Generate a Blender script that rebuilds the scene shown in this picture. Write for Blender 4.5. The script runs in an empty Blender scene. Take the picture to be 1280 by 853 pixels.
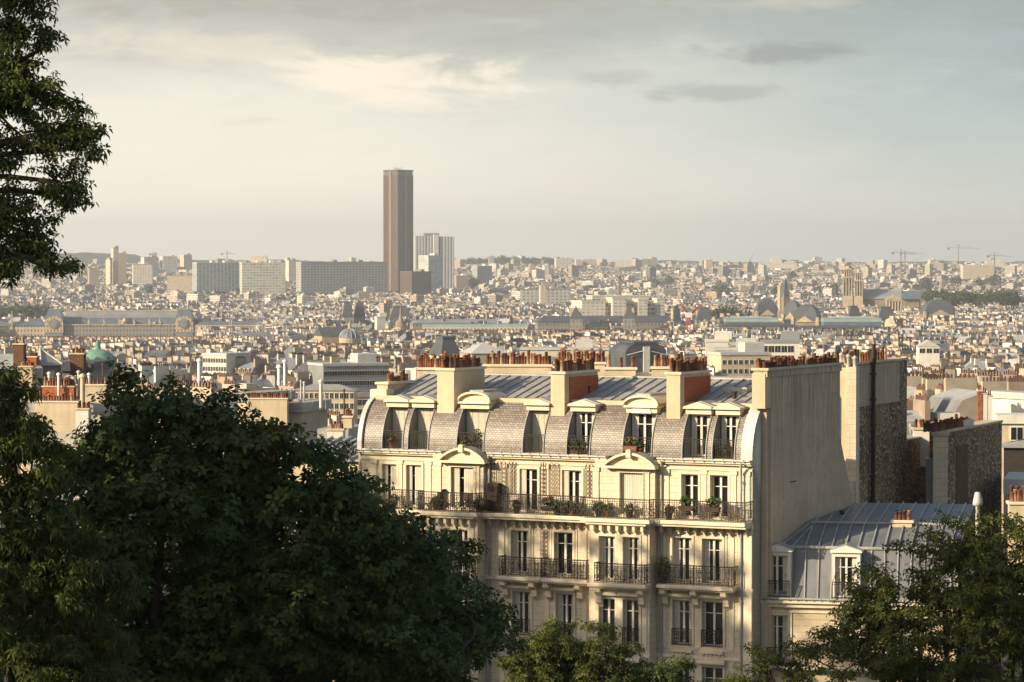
import bpy, math, random
import numpy as np
from mathutils import Vector
R = math.radians
sc = bpy.context.scene
C = sc.collection
random.seed(7)
rng = np.random.default_rng(11)

# ------------------------------------------------------------ camera
F = 3900.0            # focal length in pixels of the 1280 px wide photograph
CAMZ = 80.0
PITCH = math.atan((426.5-328.0)/F)
cam_d = bpy.data.cameras.new('camera')
cam_d.sensor_width = 36.0
cam_d.lens = 36.0*F/1280.0
cam_d.clip_start = 1.0
cam_d.clip_end = 60000.0
cam = bpy.data.objects.new('camera', cam_d)
C.objects.link(cam)
cam.location = (0, 0, CAMZ)
cam.rotation_euler = (R(90)-PITCH, 0, 0)
sc.camera = cam

# ------------------------------------------------------------ sky, sun, exposure
SUN_EL = R(21.0)
SUN_H = R(62.0)       # sun stands this far to the left of straight behind the camera
sun_dir = Vector((-math.sin(SUN_H)*math.cos(SUN_EL), -math.cos(SUN_H)*math.cos(SUN_EL), math.sin(SUN_EL)))
sd = bpy.data.lights.new('sun', 'SUN')
sd.energy = 5.0
sd.angle = R(0.5)
sd.color = (1.0, 0.845, 0.60)
sun = bpy.data.objects.new('sun', sd)
C.objects.link(sun)
sun.rotation_euler = sun_dir.to_track_quat('Z', 'Y').to_euler()
sun.location = (0, 0, 300)

w = bpy.data.worlds.new('World')
sc.world = w
w.use_nodes = True
nt = w.node_tree
nt.nodes.clear()
def N(t, **k):
    n = nt.nodes.new(t)
    for a, b in k.items():
        setattr(n, a, b)
    return n
def L(a, b):
    nt.links.new(a, b)
def M(op, a, b=None, c=None, clamp=False):
    n = nt.nodes.new('ShaderNodeMath')
    n.operation = op
    n.use_clamp = clamp
    for i, v in enumerate((a, b, c)):
        if v is None:
            continue
        if isinstance(v, (int, float)):
            n.inputs[i].default_value = v
        else:
            nt.links.new(v, n.inputs[i])
    return n.outputs[0]
def MIXC(f, a, b):
    n = nt.nodes.new('ShaderNodeMix')
    n.data_type = 'RGBA'
    for i, v in ((0, f), (6, a), (7, b)):
        if isinstance(v, (int, float)):
            n.inputs[i].default_value = v
        elif isinstance(v, tuple):
            n.inputs[i].default_value = (*v, 1)
        else:
            nt.links.new(v, n.inputs[i])
    return n.outputs[2]
def SS(v, a, b):
    n = nt.nodes.new('ShaderNodeMapRange')
    n.interpolation_type = 'SMOOTHSTEP'
    n.inputs[1].default_value = a
    n.inputs[2].default_value = b
    nt.links.new(v, n.inputs[0])
    return n.outputs[0]
sky = N('ShaderNodeTexSky', sky_type='NISHITA', sun_disc=False)
sky.sun_elevation = SUN_EL
sky.sun_rotation = math.atan2(sun_dir.x, sun_dir.y)
sky.air_density = 1.2
sky.dust_density = 3.0
tc = N('ShaderNodeTexCoord')
sep = N('ShaderNodeSeparateXYZ')
L(tc.outputs['Generated'], sep.inputs[0])
az = M('ARCTAN2', sep.outputs[0], sep.outputs[1])      # radians, + to the right of the view
el = M('ARCSINE', sep.outputs[2])
def noise(sx, sy, scale, detail, rough=0.55, off=0.0, dist=0.0):
    cb = N('ShaderNodeCombineXYZ')
    L(M('MULTIPLY', az, sx), cb.inputs[0])
    L(M('MULTIPLY', el, sy), cb.inputs[1])
    cb.inputs[2].default_value = off
    n = N('ShaderNodeTexNoise')
    n.inputs['Scale'].default_value = scale
    n.inputs['Detail'].default_value = detail
    n.inputs['Roughness'].default_value = rough
    n.inputs['Distortion'].default_value = dist
    L(cb.outputs[0], n.inputs['Vector'])
    return n.outputs['Fac']
n1 = noise(7.0, 26.0, 1.9, 9, 0.6, 3.1, 0.5)
n2 = noise(16.0, 46.0, 1.9, 10, 0.62, 8.4, 0.6)
n3 = noise(5, 40, 1.2, 4, 0.5, 1.7)
# layered light: creamy haze low down, grey-green veil to the right, grey deck above
elw = M('ADD', el, M('MULTIPLY', M('SUBTRACT', n1, 0.5), 0.035))
horizon_l = (8.1, 7.5, 6.1)
horizon_r = (5.3, 5.4, 4.85)
mid = (6.4, 6.0, 4.7)
azw = M('ADD', az, M('MULTIPLY', M('SUBTRACT', n3, 0.5), 0.05))
lr = SS(azw, -0.10, 0.19)
low = MIXC(lr, horizon_l, horizon_r)
midc = MIXC(lr, (6.7, 6.4, 5.4), (3.1, 3.75, 3.75))
deck = MIXC(SS(azw, -0.12, 0.2), (3.9, 3.85, 3.45), (2.5, 2.95, 2.95))
c = MIXC(SS(elw, 0.005, 0.06), low, midc)
deckf = M('MULTIPLY', SS(elw, 0.050, 0.078), M('ADD', 0.55, M('MULTIPLY', n2, 0.75)), clamp=True)
c = MIXC(deckf, c, deck)
def blob(px, py, rx, ry, k=0.5):
    a0 = (px-640)/F; e0 = (328-py)/F
    da = M('DIVIDE', M('SUBTRACT', az, a0), rx/F)
    de = M('DIVIDE', M('SUBTRACT', el, e0), ry/F)
    d = M('SQRT', M('ADD', M('MULTIPLY', da, da), M('MULTIPLY', de, de)))
    d = M('ADD', d, M('MULTIPLY', M('SUBTRACT', n2, 0.5), 3.4))
    return M('MULTIPLY', M('SUBTRACT', 1.0, SS(d, 0.35, 1.15)), k)
c = MIXC(blob(500, 103, 145, 34, 0.8), c, (8.0, 7.1, 5.6))
c = MIXC(blob(400, 98, 60, 26, 0.35), c, (7.6, 6.9, 5.5))
c = MIXC(blob(240, 62, 170, 22, 0.4), c, (6.9, 6.1, 4.6))
c = MIXC(blob(720, 225, 60, 14, 0.35), c, (7.0, 6.1, 4.8))
c = MIXC(blob(985, 66, 100, 20, 0.75), c, (2.3, 2.45, 2.4))
c = MIXC(blob(890, 116, 75, 13, 0.6), c, (2.9, 3.1, 2.9))
c = MIXC(blob(760, 100, 60, 12, 0.5), c, (3.2, 3.2, 2.9))
c = MIXC(blob(460, 8, 420, 26, 0.6), c, (2.9, 2.8, 2.4))
c = MIXC(blob(1000, 6, 90, 10, 0.25), c, (5.6, 4.8, 3.9))
c = MIXC(blob(120, 300, 300, 30, 0.3), c, (7.9, 7.3, 6.0))
# thin broken wisps over everything
ws = noise(10.0, 60.0, 2.6, 11, 0.66, 20.3, 0.8)
c = MIXC(M('MULTIPLY', SS(ws, 0.5, 0.72), M('MULTIPLY', SS(el, 0.012, 0.045), 0.18)), c, (6.6, 6.3, 5.4))
ws2 = noise(8.0, 44.0, 2.2, 11, 0.66, 31.0, 0.8)
c = MIXC(M('MULTIPLY', SS(ws2, 0.52, 0.72), M('MULTIPLY', SS(el, 0.02, 0.06), 0.2)), c, (3.0, 3.05, 2.9))
# higher than the frame the cloud thins and the clear sky shows
c = MIXC(SS(el, 0.10, 0.5), c, sky.outputs[0])
bg = N('ShaderNodeBackground')
bg.inputs['Strength'].default_value = 0.098
L(c, bg.inputs['Color'])
wo = N('ShaderNodeOutputWorld')
L(bg.outputs[0], wo.inputs['Surface'])

sc.view_settings.view_transform = 'Standard'
sc.view_settings.look = 'None'
sc.view_settings.gamma = 1.0
sc.view_settings.use_curve_mapping = False
sc.view_settings.exposure = 0.58
sc.cycles.use_denoising = True
sc.cycles.max_bounces = 5
sc.cycles.diffuse_bounces = 3
sc.cycles.volume_bounces = 0
sc.cycles.transparent_max_bounces = 8
sc.cycles.caustics_reflective = False
sc.cycles.caustics_refractive = False

# ------------------------------------------------------------ measuring the photograph
def ray(px, py):
    a = (px-640.0)/F
    b = -(py-426.5)/F
    return a, math.cos(PITCH)+b*math.sin(PITCH), -math.sin(PITCH)+b*math.cos(PITCH)
def at(px, py, Y):
    a, y, z = ray(px, py)
    t = Y/y
    return Vector((a*t, Y, CAMZ+z*t))
def xat(px, Y, py=380): return at(px, py, Y).x
def zat(py, Y): return at(640, py, Y).z
def pyof(z, Y):
    return 426.5 - F*math.tan(math.atan2(z-CAMZ, Y)+PITCH)
def pxof(x, Y): return 640+F*x/Y

# ------------------------------------------------------------ materials
MATS = {}
def newmat(name):
    m = bpy.data.materials.new(name)
    m.use_nodes = True
    MATS[name] = m
    return m, m.node_tree, m.node_tree.nodes['Principled BSDF']
def mat(name, col, rough=0.8, metal=0.0, var=0.25, scale=2.0, bump=0.0, bscale=20.0, streak=0.0, spec=0.3, col2=None, detail=5):
    """a solid colour with noise mottling, rain streaks and a fine bump"""
    m, t, p = newmat(name)
    p.inputs['Roughness'].default_value = rough
    p.inputs['Metallic'].default_value = metal
    p.inputs['Specular IOR Level'].default_value = spec
    tc = t.nodes.new('ShaderNodeTexCoord')
    no = t.nodes.new('ShaderNodeTexNoise')
    no.inputs['Scale'].default_value = scale
    no.inputs['Detail'].default_value = detail
    t.links.new(tc.outputs['Object'], no.inputs['Vector'])
    cr = t.nodes.new('ShaderNodeValToRGB')
    c2 = col2 or tuple(x*(1-var) for x in col)
    cr.color_ramp.elements[0].position = 0.32
    cr.color_ramp.elements[1].position = 0.68
    cr.color_ramp.elements[0].color = (*c2, 1)
    cr.color_ramp.elements[1].color = (*[x*(1+var*0.35) for x in col], 1)
    t.links.new(no.outputs['Fac'], cr.inputs[0])
    out = cr.outputs[0]
    if streak > 0:
        mp = t.nodes.new('ShaderNodeMapping')
        mp.inputs['Scale'].default_value = (3.2, 3.2, 0.22)
        t.links.new(tc.outputs['Object'], mp.inputs[0])
        n2 = t.nodes.new('ShaderNodeTexNoise')
        n2.inputs['Scale'].default_value = 1.2
        n2.inputs['Detail'].default_value = 6
        t.links.new(mp.outputs[0], n2.inputs['Vector'])
        mr = t.nodes.new('ShaderNodeMapRange')
        mr.inputs[1].default_value = 0.48; mr.inputs[2].default_value = 0.75
        mr.inputs[3].default_value = 0.0; mr.inputs[4].default_value = streak
        t.links.new(n2.outputs['Fac'], mr.inputs[0])
        mx = t.nodes.new('ShaderNodeMix'); mx.data_type = 'RGBA'
        t.links.new(mr.outputs[0], mx.inputs[0])
        t.links.new(out, mx.inputs[6])
        mx.inputs[7].default_value = (*[x*0.35 for x in col], 1)
        out = mx.outputs[2]
    t.links.new(out, p.inputs['Base Color'])
    if bump > 0:
        n3 = t.nodes.new('ShaderNodeTexNoise')
        n3.inputs['Scale'].default_value = bscale
        n3.inputs['Detail'].default_value = 4
        t.links.new(tc.outputs['Object'], n3.inputs['Vector'])
        b = t.nodes.new('ShaderNodeBump')
        b.inputs['Strength'].default_value = bump
        b.inputs['Distance'].default_value = 0.05
        t.links.new(n3.outputs['Fac'], b.inputs['Height'])
        t.links.new(b.outputs[0], p.inputs['Normal'])
    return m
def masonry(name, kind, c1, c2, c3):
    """kind 'ashlar': coursed stone with thin joints; 'rubble': small mixed stones; 'patch': old render, patched and run with rain"""
    m, t, p = newmat(name)
    p.inputs['Roughness'].default_value = .92; p.inputs['Specular IOR Level'].default_value = .2
    tc = t.nodes.new('ShaderNodeTexCoord')
    def nz(scale, detail=6, vec=None, rough=.6):
        n = t.nodes.new('ShaderNodeTexNoise'); n.inputs['Scale'].default_value = scale; n.inputs['Detail'].default_value = detail; n.inputs['Roughness'].default_value = rough
        t.links.new(vec or tc.outputs['Object'], n.inputs['Vector']); return n.outputs['Fac']
    def mapv(sc_, rot=(0, 0, 0)):
        n = t.nodes.new('ShaderNodeMapping'); n.inputs['Scale'].default_value = sc_; n.inputs['Rotation'].default_value = rot
        t.links.new(tc.outputs['Object'], n.inputs[0]); return n.outputs[0]
    def mr(v, a, b, c=0.0, d=1.0):
        n = t.nodes.new('ShaderNodeMapRange'); t.links.new(v, n.inputs[0])
        for i, x in enumerate((a, b, c, d)): n.inputs[i+1].default_value = x
        return n.outputs[0]
    def mix(f, a, b, mode='MIX'):
        n = t.nodes.new('ShaderNodeMix'); n.data_type = 'RGBA'; n.blend_type = mode
        for i, v in ((0, f), (6, a), (7, b)):
            if isinstance(v, tuple): n.inputs[i].default_value = (*v, 1)
            elif isinstance(v, (int, float)): n.inputs[i].default_value = v
            else: t.links.new(v, n.inputs[i])
        return n.outputs[2]
    hgt = None
    if kind == 'ashlar':
        br = t.nodes.new('ShaderNodeTexBrick'); t.links.new(mapv((1, 1, 1), (math.radians(90), 0, 0)), br.inputs['Vector'])
        br.inputs['Scale'].default_value = 1; br.inputs['Brick Width'].default_value = .85; br.inputs['Row Height'].default_value = .36; br.inputs['Mortar Size'].default_value = .012
        br.inputs['Color1'].default_value = (*c1, 1); br.inputs['Color2'].default_value = (*c2, 1); br.inputs['Mortar'].default_value = (*[x*.55 for x in c1], 1)
        col = mix(mr(nz(1.3, 9), .45, .75, 0, .5), br.outputs['Color'], c3)
        col = mix(mr(nz(1.5, 7, mapv((3, 3, .25))), .5, .8, 0, .42), col, tuple(x*.42 for x in c1))
        hgt = nz(14)
    elif kind == 'rubble':
        vo = t.nodes.new('ShaderNodeTexVoronoi'); vo.inputs['Scale'].default_value = 5.2; t.links.new(mapv((1, 1, 1.5)), vo.inputs['Vector'])
        sp = t.nodes.new('ShaderNodeSeparateColor'); t.links.new(vo.outputs['Color'], sp.inputs[0])
        col = mix(mr(sp.outputs[0], .1, .95), c2, c1)
        col = mix(mr(sp.outputs[1], .86, .9), col, c3)
        col = mix(mr(vo.outputs['Distance'], .35, .6, 0, .75), col, tuple(x*.4 for x in c2))
        col = mix(mr(nz(.5, 8), .4, .65, 0, .55), col, tuple(x*.8 for x in c1))
        hgt = vo.outputs['Distance']
    else:
        vo = t.nodes.new('ShaderNodeTexVoronoi'); vo.inputs['Scale'].default_value = .35; vo.distance = 'CHEBYCHEV'
        t.links.new(mapv((1, 1, .8)), vo.inputs['Vector'])
        sp = t.nodes.new('ShaderNodeSeparateColor'); t.links.new(vo.outputs['Color'], sp.inputs[0])
        col = mix(mr(sp.outputs[0], 0, 1, 0, .45), c1, c2)
        col = mix(mr(nz(.9, 10, None, .7), .42, .68, 0, .7), col, c2)
        col = mix(mr(nz(5, 8, None, .7), .5, .75, 0, .45), col, c3)
        # rain runs, heaviest under the coping
        sx = t.nodes.new('ShaderNodeSeparateXYZ'); t.links.new(tc.outputs['Object'], sx.inputs[0])
        top = mr(sx.outputs[2], 69.5, 74.6, .2, 1.0)
        run = mr(nz(1.7, 8, mapv((3.4, 3.4, .12)), .65), .44, .6)
        mm = t.nodes.new('ShaderNodeMath'); mm.operation = 'MULTIPLY'; t.links.new(top, mm.inputs[0]); t.links.new(run, mm.inputs[1])
        m2 = t.nodes.new('ShaderNodeMath'); m2.operation = 'MULTIPLY'; t.links.new(mm.outputs[0], m2.inputs[0]); m2.inputs[1].default_value = .72
        col = mix(m2.outputs[0], col, tuple(x*.35 for x in c1))
        # hairline cracks
        vc = t.nodes.new('ShaderNodeTexVoronoi'); vc.feature = 'DISTANCE_TO_EDGE'; vc.inputs['Scale'].default_value = .42; t.links.new(mapv((1, 1, 1)), vc.inputs['Vector'])
        col = mix(mr(vc.outputs['Distance'], 0, .012, .35, 0), col, tuple(x*.5 for x in c1))
        hgt = nz(6)
    t.links.new(col, p.inputs['Base Color'])
    b = t.nodes.new('ShaderNodeBump'); b.inputs['Strength'].default_value = .35; b.inputs['Distance'].default_value = .04
    t.links.new(hgt, b.inputs['Height']); t.links.new(b.outputs[0], p.inputs['Normal'])
def patmat(name, col, win, su, sv, fu=(0.25, 0.7), fv=(0.2, 0.75), rough=0.7, var=0.15, joint=None):
    """facade cladding of a far building: rows of openings, one cell su x sv metres, on local x+y and z"""
    m, t, p = newmat(name)
    p.inputs['Roughness'].default_value = rough
    p.inputs['Specular IOR Level'].default_value = 0.3
    tc = t.nodes.new('ShaderNodeTexCoord')
    sp = t.nodes.new('ShaderNodeSeparateXYZ')
    t.links.new(tc.outputs['Object'], sp.inputs[0])
    def mm(op, a, b=None):
        n = t.nodes.new('ShaderNodeMath'); n.operation = op
        for i, v in enumerate((a, b)):
            if v is None: continue
            if isinstance(v, (int, float)): n.inputs[i].default_value = v
            else: t.links.new(v, n.inputs[i])
        return n.outputs[0]
    u = mm('ADD', sp.outputs[0], sp.outputs[1])
    fu_ = mm('FRACT', mm('DIVIDE', mm('ADD', u, 5000.0), su))
    fv_ = mm('FRACT', mm('DIVIDE', mm('ADD', sp.outputs[2], 500.0*sv), sv))
    k = mm('MULTIPLY', mm('MULTIPLY', mm('GREATER_THAN', fu_, fu[0]), mm('LESS_THAN', fu_, fu[1])),
           mm('MULTIPLY', mm('GREATER_THAN', fv_, fv[0]), mm('LESS_THAN', fv_, fv[1])))
    wn = t.nodes.new('ShaderNodeTexWhiteNoise')
    cb = t.nodes.new('ShaderNodeCombineXYZ')
    t.links.new(mm('FLOOR', mm('DIVIDE', mm('ADD', u, 5000.0), su)), cb.inputs[0])
    t.links.new(mm('FLOOR', mm('DIVIDE', mm('ADD', sp.outputs[2], 500.0*sv), sv)), cb.inputs[1])
    t.links.new(cb.outputs[0], wn.inputs['Vector'])
    no = t.nodes.new('ShaderNodeTexNoise'); no.inputs['Scale'].default_value = 0.07; no.inputs['Detail'].default_value = 5
    t.links.new(tc.outputs['Object'], no.inputs['Vector'])
    hv = t.nodes.new('ShaderNodeMix'); hv.data_type = 'RGBA'
    hv.inputs[6].default_value = (*[x*(1-var) for x in col], 1)
    hv.inputs[7].default_value = (*[min(1, x*(1+var)) for x in col], 1)
    t.links.new(no.outputs['Fac'], hv.inputs[0])
    wv = t.nodes.new('ShaderNodeMix'); wv.data_type = 'RGBA'
    wv.inputs[6].default_value = (*[x*0.6 for x in win], 1)
    wv.inputs[7].default_value = (*[min(1, x*1.7) for x in win], 1)
    t.links.new(wn.outputs['Value'], wv.inputs[0])
    mx = t.nodes.new('ShaderNodeMix'); mx.data_type = 'RGBA'
    t.links.new(k, mx.inputs[0])
    t.links.new(hv.outputs[2], mx.inputs[6])
    t.links.new(wv.outputs[2], mx.inputs[7])
    t.links.new(mx.outputs[2], p.inputs['Base Color'])
    return m

# ------------------------------------------------------------ mesh helpers
class MB:
    def __init__(s): s.v = []; s.f = []; s.sm = []
    def add(s, vs, fs, smooth=False):
        o = len(s.v)
        s.v.extend([tuple(x) for x in vs])
        s.f.extend([tuple(i+o for i in f) for f in fs])
        s.sm.extend([smooth]*len(fs))
        return s
    def quad(s, a, b, c, d): return s.add([a, b, c, d], [(0, 1, 2, 3)])
    def box(s, x0, x1, y0, y1, z0, z1):
        return s.add([(x0,y0,z0),(x1,y0,z0),(x1,y1,z0),(x0,y1,z0),(x0,y0,z1),(x1,y0,z1),(x1,y1,z1),(x0,y1,z1)],
                     [(0,3,2,1),(4,5,6,7),(0,1,5,4),(1,2,6,5),(2,3,7,6),(3,0,4,7)])
    def cham(s, x0, x1, y0, y1, z0, z1, e=0.03):
        """box with its top edges chamfered"""
        v = [(x0,y0,z0),(x1,y0,z0),(x1,y1,z0),(x0,y1,z0),(x0,y0,z1-e),(x1,y0,z1-e),(x1,y1,z1-e),(x0,y1,z1-e),
             (x0+e,y0+e,z1),(x1-e,y0+e,z1),(x1-e,y1-e,z1),(x0+e,y1-e,z1)]
        return s.add(v, [(0,3,2,1),(8,9,10,11),(0,1,5,4),(1,2,6,5),(2,3,7,6),(3,0,4,7),(4,5,9,8),(5,6,10,9),(6,7,11,10),(7,4,8,11)])
    def prism(s, pts, x0, x1, axis='x'):
        """polygon pts extruded from x0 to x1: axis x -> pts are (y,z); axis y -> (x,z); axis z -> (x,y)"""
        n = len(pts)
        if axis == 'x': f = lambda t, p: (t, p[0], p[1])
        elif axis == 'y': f = lambda t, p: (p[0], t, p[1])
        else: f = lambda t, p: (p[0], p[1], t)
        vs = [f(x0, p) for p in pts]+[f(x1, p) for p in pts]
        fs = [tuple(range(n))[::-1], tuple(range(n, 2*n))]+[(i, (i+1) % n, n+(i+1) % n, n+i) for i in range(n)]
        return s.add(vs, fs)
    def cyl(s, p0, p1, r0, r1=None, n=10, cap=True, smooth=True):
        r1 = r0 if r1 is None else r1
        p0 = Vector(p0); p1 = Vector(p1); d = (p1-p0)
        if d.length < 1e-6: return s
        d.normalize()
        a = d.orthogonal().normalized(); b = d.cross(a)
        vs = []
        for p, r in ((p0, r0), (p1, r1)):
            for i in range(n):
                t = 2*math.pi*i/n
                vs.append(p+(a*math.cos(t)+b*math.sin(t))*r)
        s.add(vs, [(i, (i+1) % n, n+(i+1) % n, n+i) for i in range(n)], smooth)
        if cap:
            s.add(vs, [tuple(range(n))[::-1], tuple(range(n, 2*n))])
        return s
    def lathe(s, prof, n=16, cx=0, cy=0, smooth=True, sx=1, sy=1):
        vs = []
        for r, z in prof:
            for i in range(n):
                t = 2*math.pi*i/n
                vs.append((cx+r*math.cos(t)*sx, cy+r*math.sin(t)*sy, z))
        fs = []
        for k in range(len(prof)-1):
            for i in range(n):
                fs.append((k*n+i, k*n+(i+1) % n, (k+1)*n+(i+1) % n, (k+1)*n+i))
        s.add(vs, fs, smooth)
        s.add(vs[-n:], [tuple(range(n))])
        return s
    def frust(s, x0, x1, y0, y1, z0, a0, a1, b0, b1, z1):
        """box whose top rectangle differs from its bottom one"""
        return s.add([(x0,y0,z0),(x1,y0,z0),(x1,y1,z0),(x0,y1,z0),(a0,b0,z1),(a1,b0,z1),(a1,b1,z1),(a0,b1,z1)],
                     [(0,3,2,1),(4,5,6,7),(0,1,5,4),(1,2,6,5),(2,3,7,6),(3,0,4,7)])
    def mesh(s, name, m):
        me = bpy.data.meshes.new(name)
        me.from_pydata(s.v, [], s.f)
        if any(s.sm):
            me.polygons.foreach_set('use_smooth', s.sm)
        if m is not None:
            me.materials.append(MATS[m] if isinstance(m, str) else m)
        return me
def link(name, me, parent=None, loc=None, rz=None):
    o = bpy.data.objects.new(name, me)
    C.objects.link(o)
    if parent is not None: o.parent = parent
    if loc is not None: o.location = loc
    if rz is not None: o.rotation_euler = (0, 0, rz)
    return o
def part(name, mb, m, parent, loc=None, rz=None, label=None):
    o = link(name, mb.mesh(name, m), parent, loc, rz)
    if label: o['label'] = label
    return o
def tag(o, label, cat, group=None, kind=None):
    o['label'] = label; o['category'] = cat
    if group: o['group'] = group
    if kind: o['kind'] = kind
    return o
def thing(name, label, cat, loc=(0, 0, 0), rz=0.0, group=None):
    return tag(link(name, None, None, loc, rz), label, cat, group)
def struct(name, me):
    o = link(name, me); o['kind'] = 'structure'; return o
def scatter_tufts(n, rad, size, seed, flat=0.8):
    """leaf tufts filling a round crown, as one mesh"""
    g = np.random.default_rng(seed)
    d = g.normal(size=(n, 3)); d /= np.linalg.norm(d, axis=1)[:, None]
    r = rad*(0.55+0.5*g.random(n)**0.7)*(1+0.22*np.sin(d[:, 0]*5+seed)+0.18*np.sin(d[:, 2]*7+d[:, 1]*4))
    c = d*r[:, None]*np.array([1, 1, flat])
    a = g.normal(size=(n, 3)); a /= np.linalg.norm(a, axis=1)[:, None]
    b = np.cross(a, g.normal(size=(n, 3))); b /= np.linalg.norm(b, axis=1)[:, None]
    s = size*(0.6+0.8*g.random(n))[:, None]
    v = np.stack([c-a*s, c+b*s*0.6, c+a*s, c-b*s*0.6], 1).reshape(-1, 3)
    return v, np.arange(4*n).reshape(n, 4)
def npmesh(name, v, f, m):
    me = bpy.data.meshes.new(name)
    v = np.asarray(v, dtype=np.float32); f = np.asarray(f, dtype=np.int32)
    k = f.shape[1]
    me.vertices.add(len(v)); me.vertices.foreach_set('co', v.ravel())
    me.loops.add(f.size); me.loops.foreach_set('vertex_index', f.ravel())
    me.polygons.add(len(f)); me.polygons.foreach_set('loop_start', np.arange(0, f.size, k, dtype=np.int32))
    me.update(calc_edges=True)
    me.polygons.foreach_set('use_smooth', np.zeros(len(f), bool))
    if m: me.materials.append(MATS[m] if isinstance(m, str) else m)
    return me

# shared materials
masonry('stone', 'ashlar', (0.67, 0.575, 0.43), (0.61, 0.515, 0.375), (0.56, 0.46, 0.33))
mat('stone_trim', (0.70, 0.60, 0.44), 0.85, var=0.12, scale=1.5, bump=0.1, streak=0.12)
mat('render_cream', (0.58, 0.47, 0.32), 0.9, var=0.18, scale=0.8, bump=0.1, streak=0.2)
mat('render_white', (0.66, 0.62, 0.54), 0.9, var=0.12, scale=0.8, streak=0.15)
masonry('gable_render', 'patch', (0.62, 0.485, 0.35), (0.43, 0.33, 0.235), (0.30, 0.25, 0.19))
mat('slate', (0.19, 0.165, 0.15), 0.55, var=0.3, scale=3.0)
mat('zinc', (0.36, 0.34, 0.31), 0.5, metal=0.0, var=0.22, scale=1.3, streak=0.25, spec=0.5)
mat('zinc_light', (0.50, 0.49, 0.46), 0.5, metal=0.0, var=0.2, scale=1.6, streak=0.25, spec=0.5)
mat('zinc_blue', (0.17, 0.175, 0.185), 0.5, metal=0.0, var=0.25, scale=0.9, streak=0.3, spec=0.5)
mat('brick', (0.42, 0.13, 0.055), 0.9, var=0.35, scale=6, bump=0.2)
mat('brick_brown', (0.16, 0.085, 0.05), 0.95, var=0.5, scale=7, bump=0.3)
mat('terracotta', (0.27, 0.105, 0.055), 0.8, var=0.45, scale=2.2, streak=0.2)
mat('terracotta_dark', (0.15, 0.065, 0.04), 0.85, var=0.5, scale=2.5, streak=0.3)
masonry('rubble', 'rubble', (0.42, 0.285, 0.175), (0.14, 0.08, 0.045), (0.60, 0.50, 0.37))
mat('iron', (0.045, 0.035, 0.028), 0.6, metal=0.3, var=0.3)
mat('iron_rust', (0.11, 0.07, 0.05), 0.7, metal=0.1, var=0.4, scale=6)
mat('pane', (0.018, 0.018, 0.018), 0.08, var=0.3, spec=0.6, scale=0.6)
mat('pane_sky', (0.30, 0.34, 0.36), 0.1, var=0.2, spec=0.8)
mat('curtain', (0.62, 0.58, 0.50), 0.9, var=0.25, scale=4)
mat('white_paint', (0.70, 0.66, 0.57), 0.55, var=0.08, scale=3)
mat('shutter', (0.60, 0.54, 0.43), 0.7, var=0.12, scale=2, streak=0.1)
mat('dark_roof', (0.085, 0.09, 0.10), 0.6, var=0.3, scale=0.2, streak=0.1)
mat('blue_roof', (0.12, 0.15, 0.19), 0.55, var=0.25, scale=0.15)
mat('copper', (0.16, 0.33, 0.25), 0.7, var=0.25, scale=0.4, streak=0.3)
mat('pale_copper', (0.26, 0.33, 0.31), 0.6, var=0.2, scale=0.1)
mat('far_stone', (0.46, 0.37, 0.25), 0.9, var=0.22, scale=0.25)
mat('far_stone_dark', (0.26, 0.20, 0.14), 0.9, var=0.3, scale=0.25)
mat('far_white', (0.62, 0.58, 0.50), 0.9, var=0.12, scale=0.1)
mat('far_grey', (0.24, 0.25, 0.25), 0.8, var=0.2, scale=0.1)
mat('red_paint', (0.42, 0.045, 0.06), 0.6, var=0.2)
mat('pink_petals', (0.62, 0.06, 0.13), 0.7, var=0.3, scale=20)
mat('red_petals', (0.55, 0.09, 0.03), 0.7, var=0.3, scale=20)
mat('far_leaves', (0.075, 0.095, 0.03), 0.8, var=0.5, scale=0.3)
mat('pot_leaves', (0.06, 0.10, 0.025), 0.7, var=0.5, scale=9)
mat('asphalt', (0.05, 0.05, 0.05), 0.9, var=0.3, scale=0.05)
mat('soil', (0.05, 0.06, 0.025), 0.95, var=0.5, scale=0.2)
mat('hill_green', (0.045, 0.06, 0.028), 0.95, var=0.6, scale=0.012, detail=10)
mat('steel_white', (0.72, 0.70, 0.66), 0.5, var=0.1)
mat('dark_wood', (0.06, 0.035, 0.02), 0.7, var=0.4, scale=5)

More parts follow.
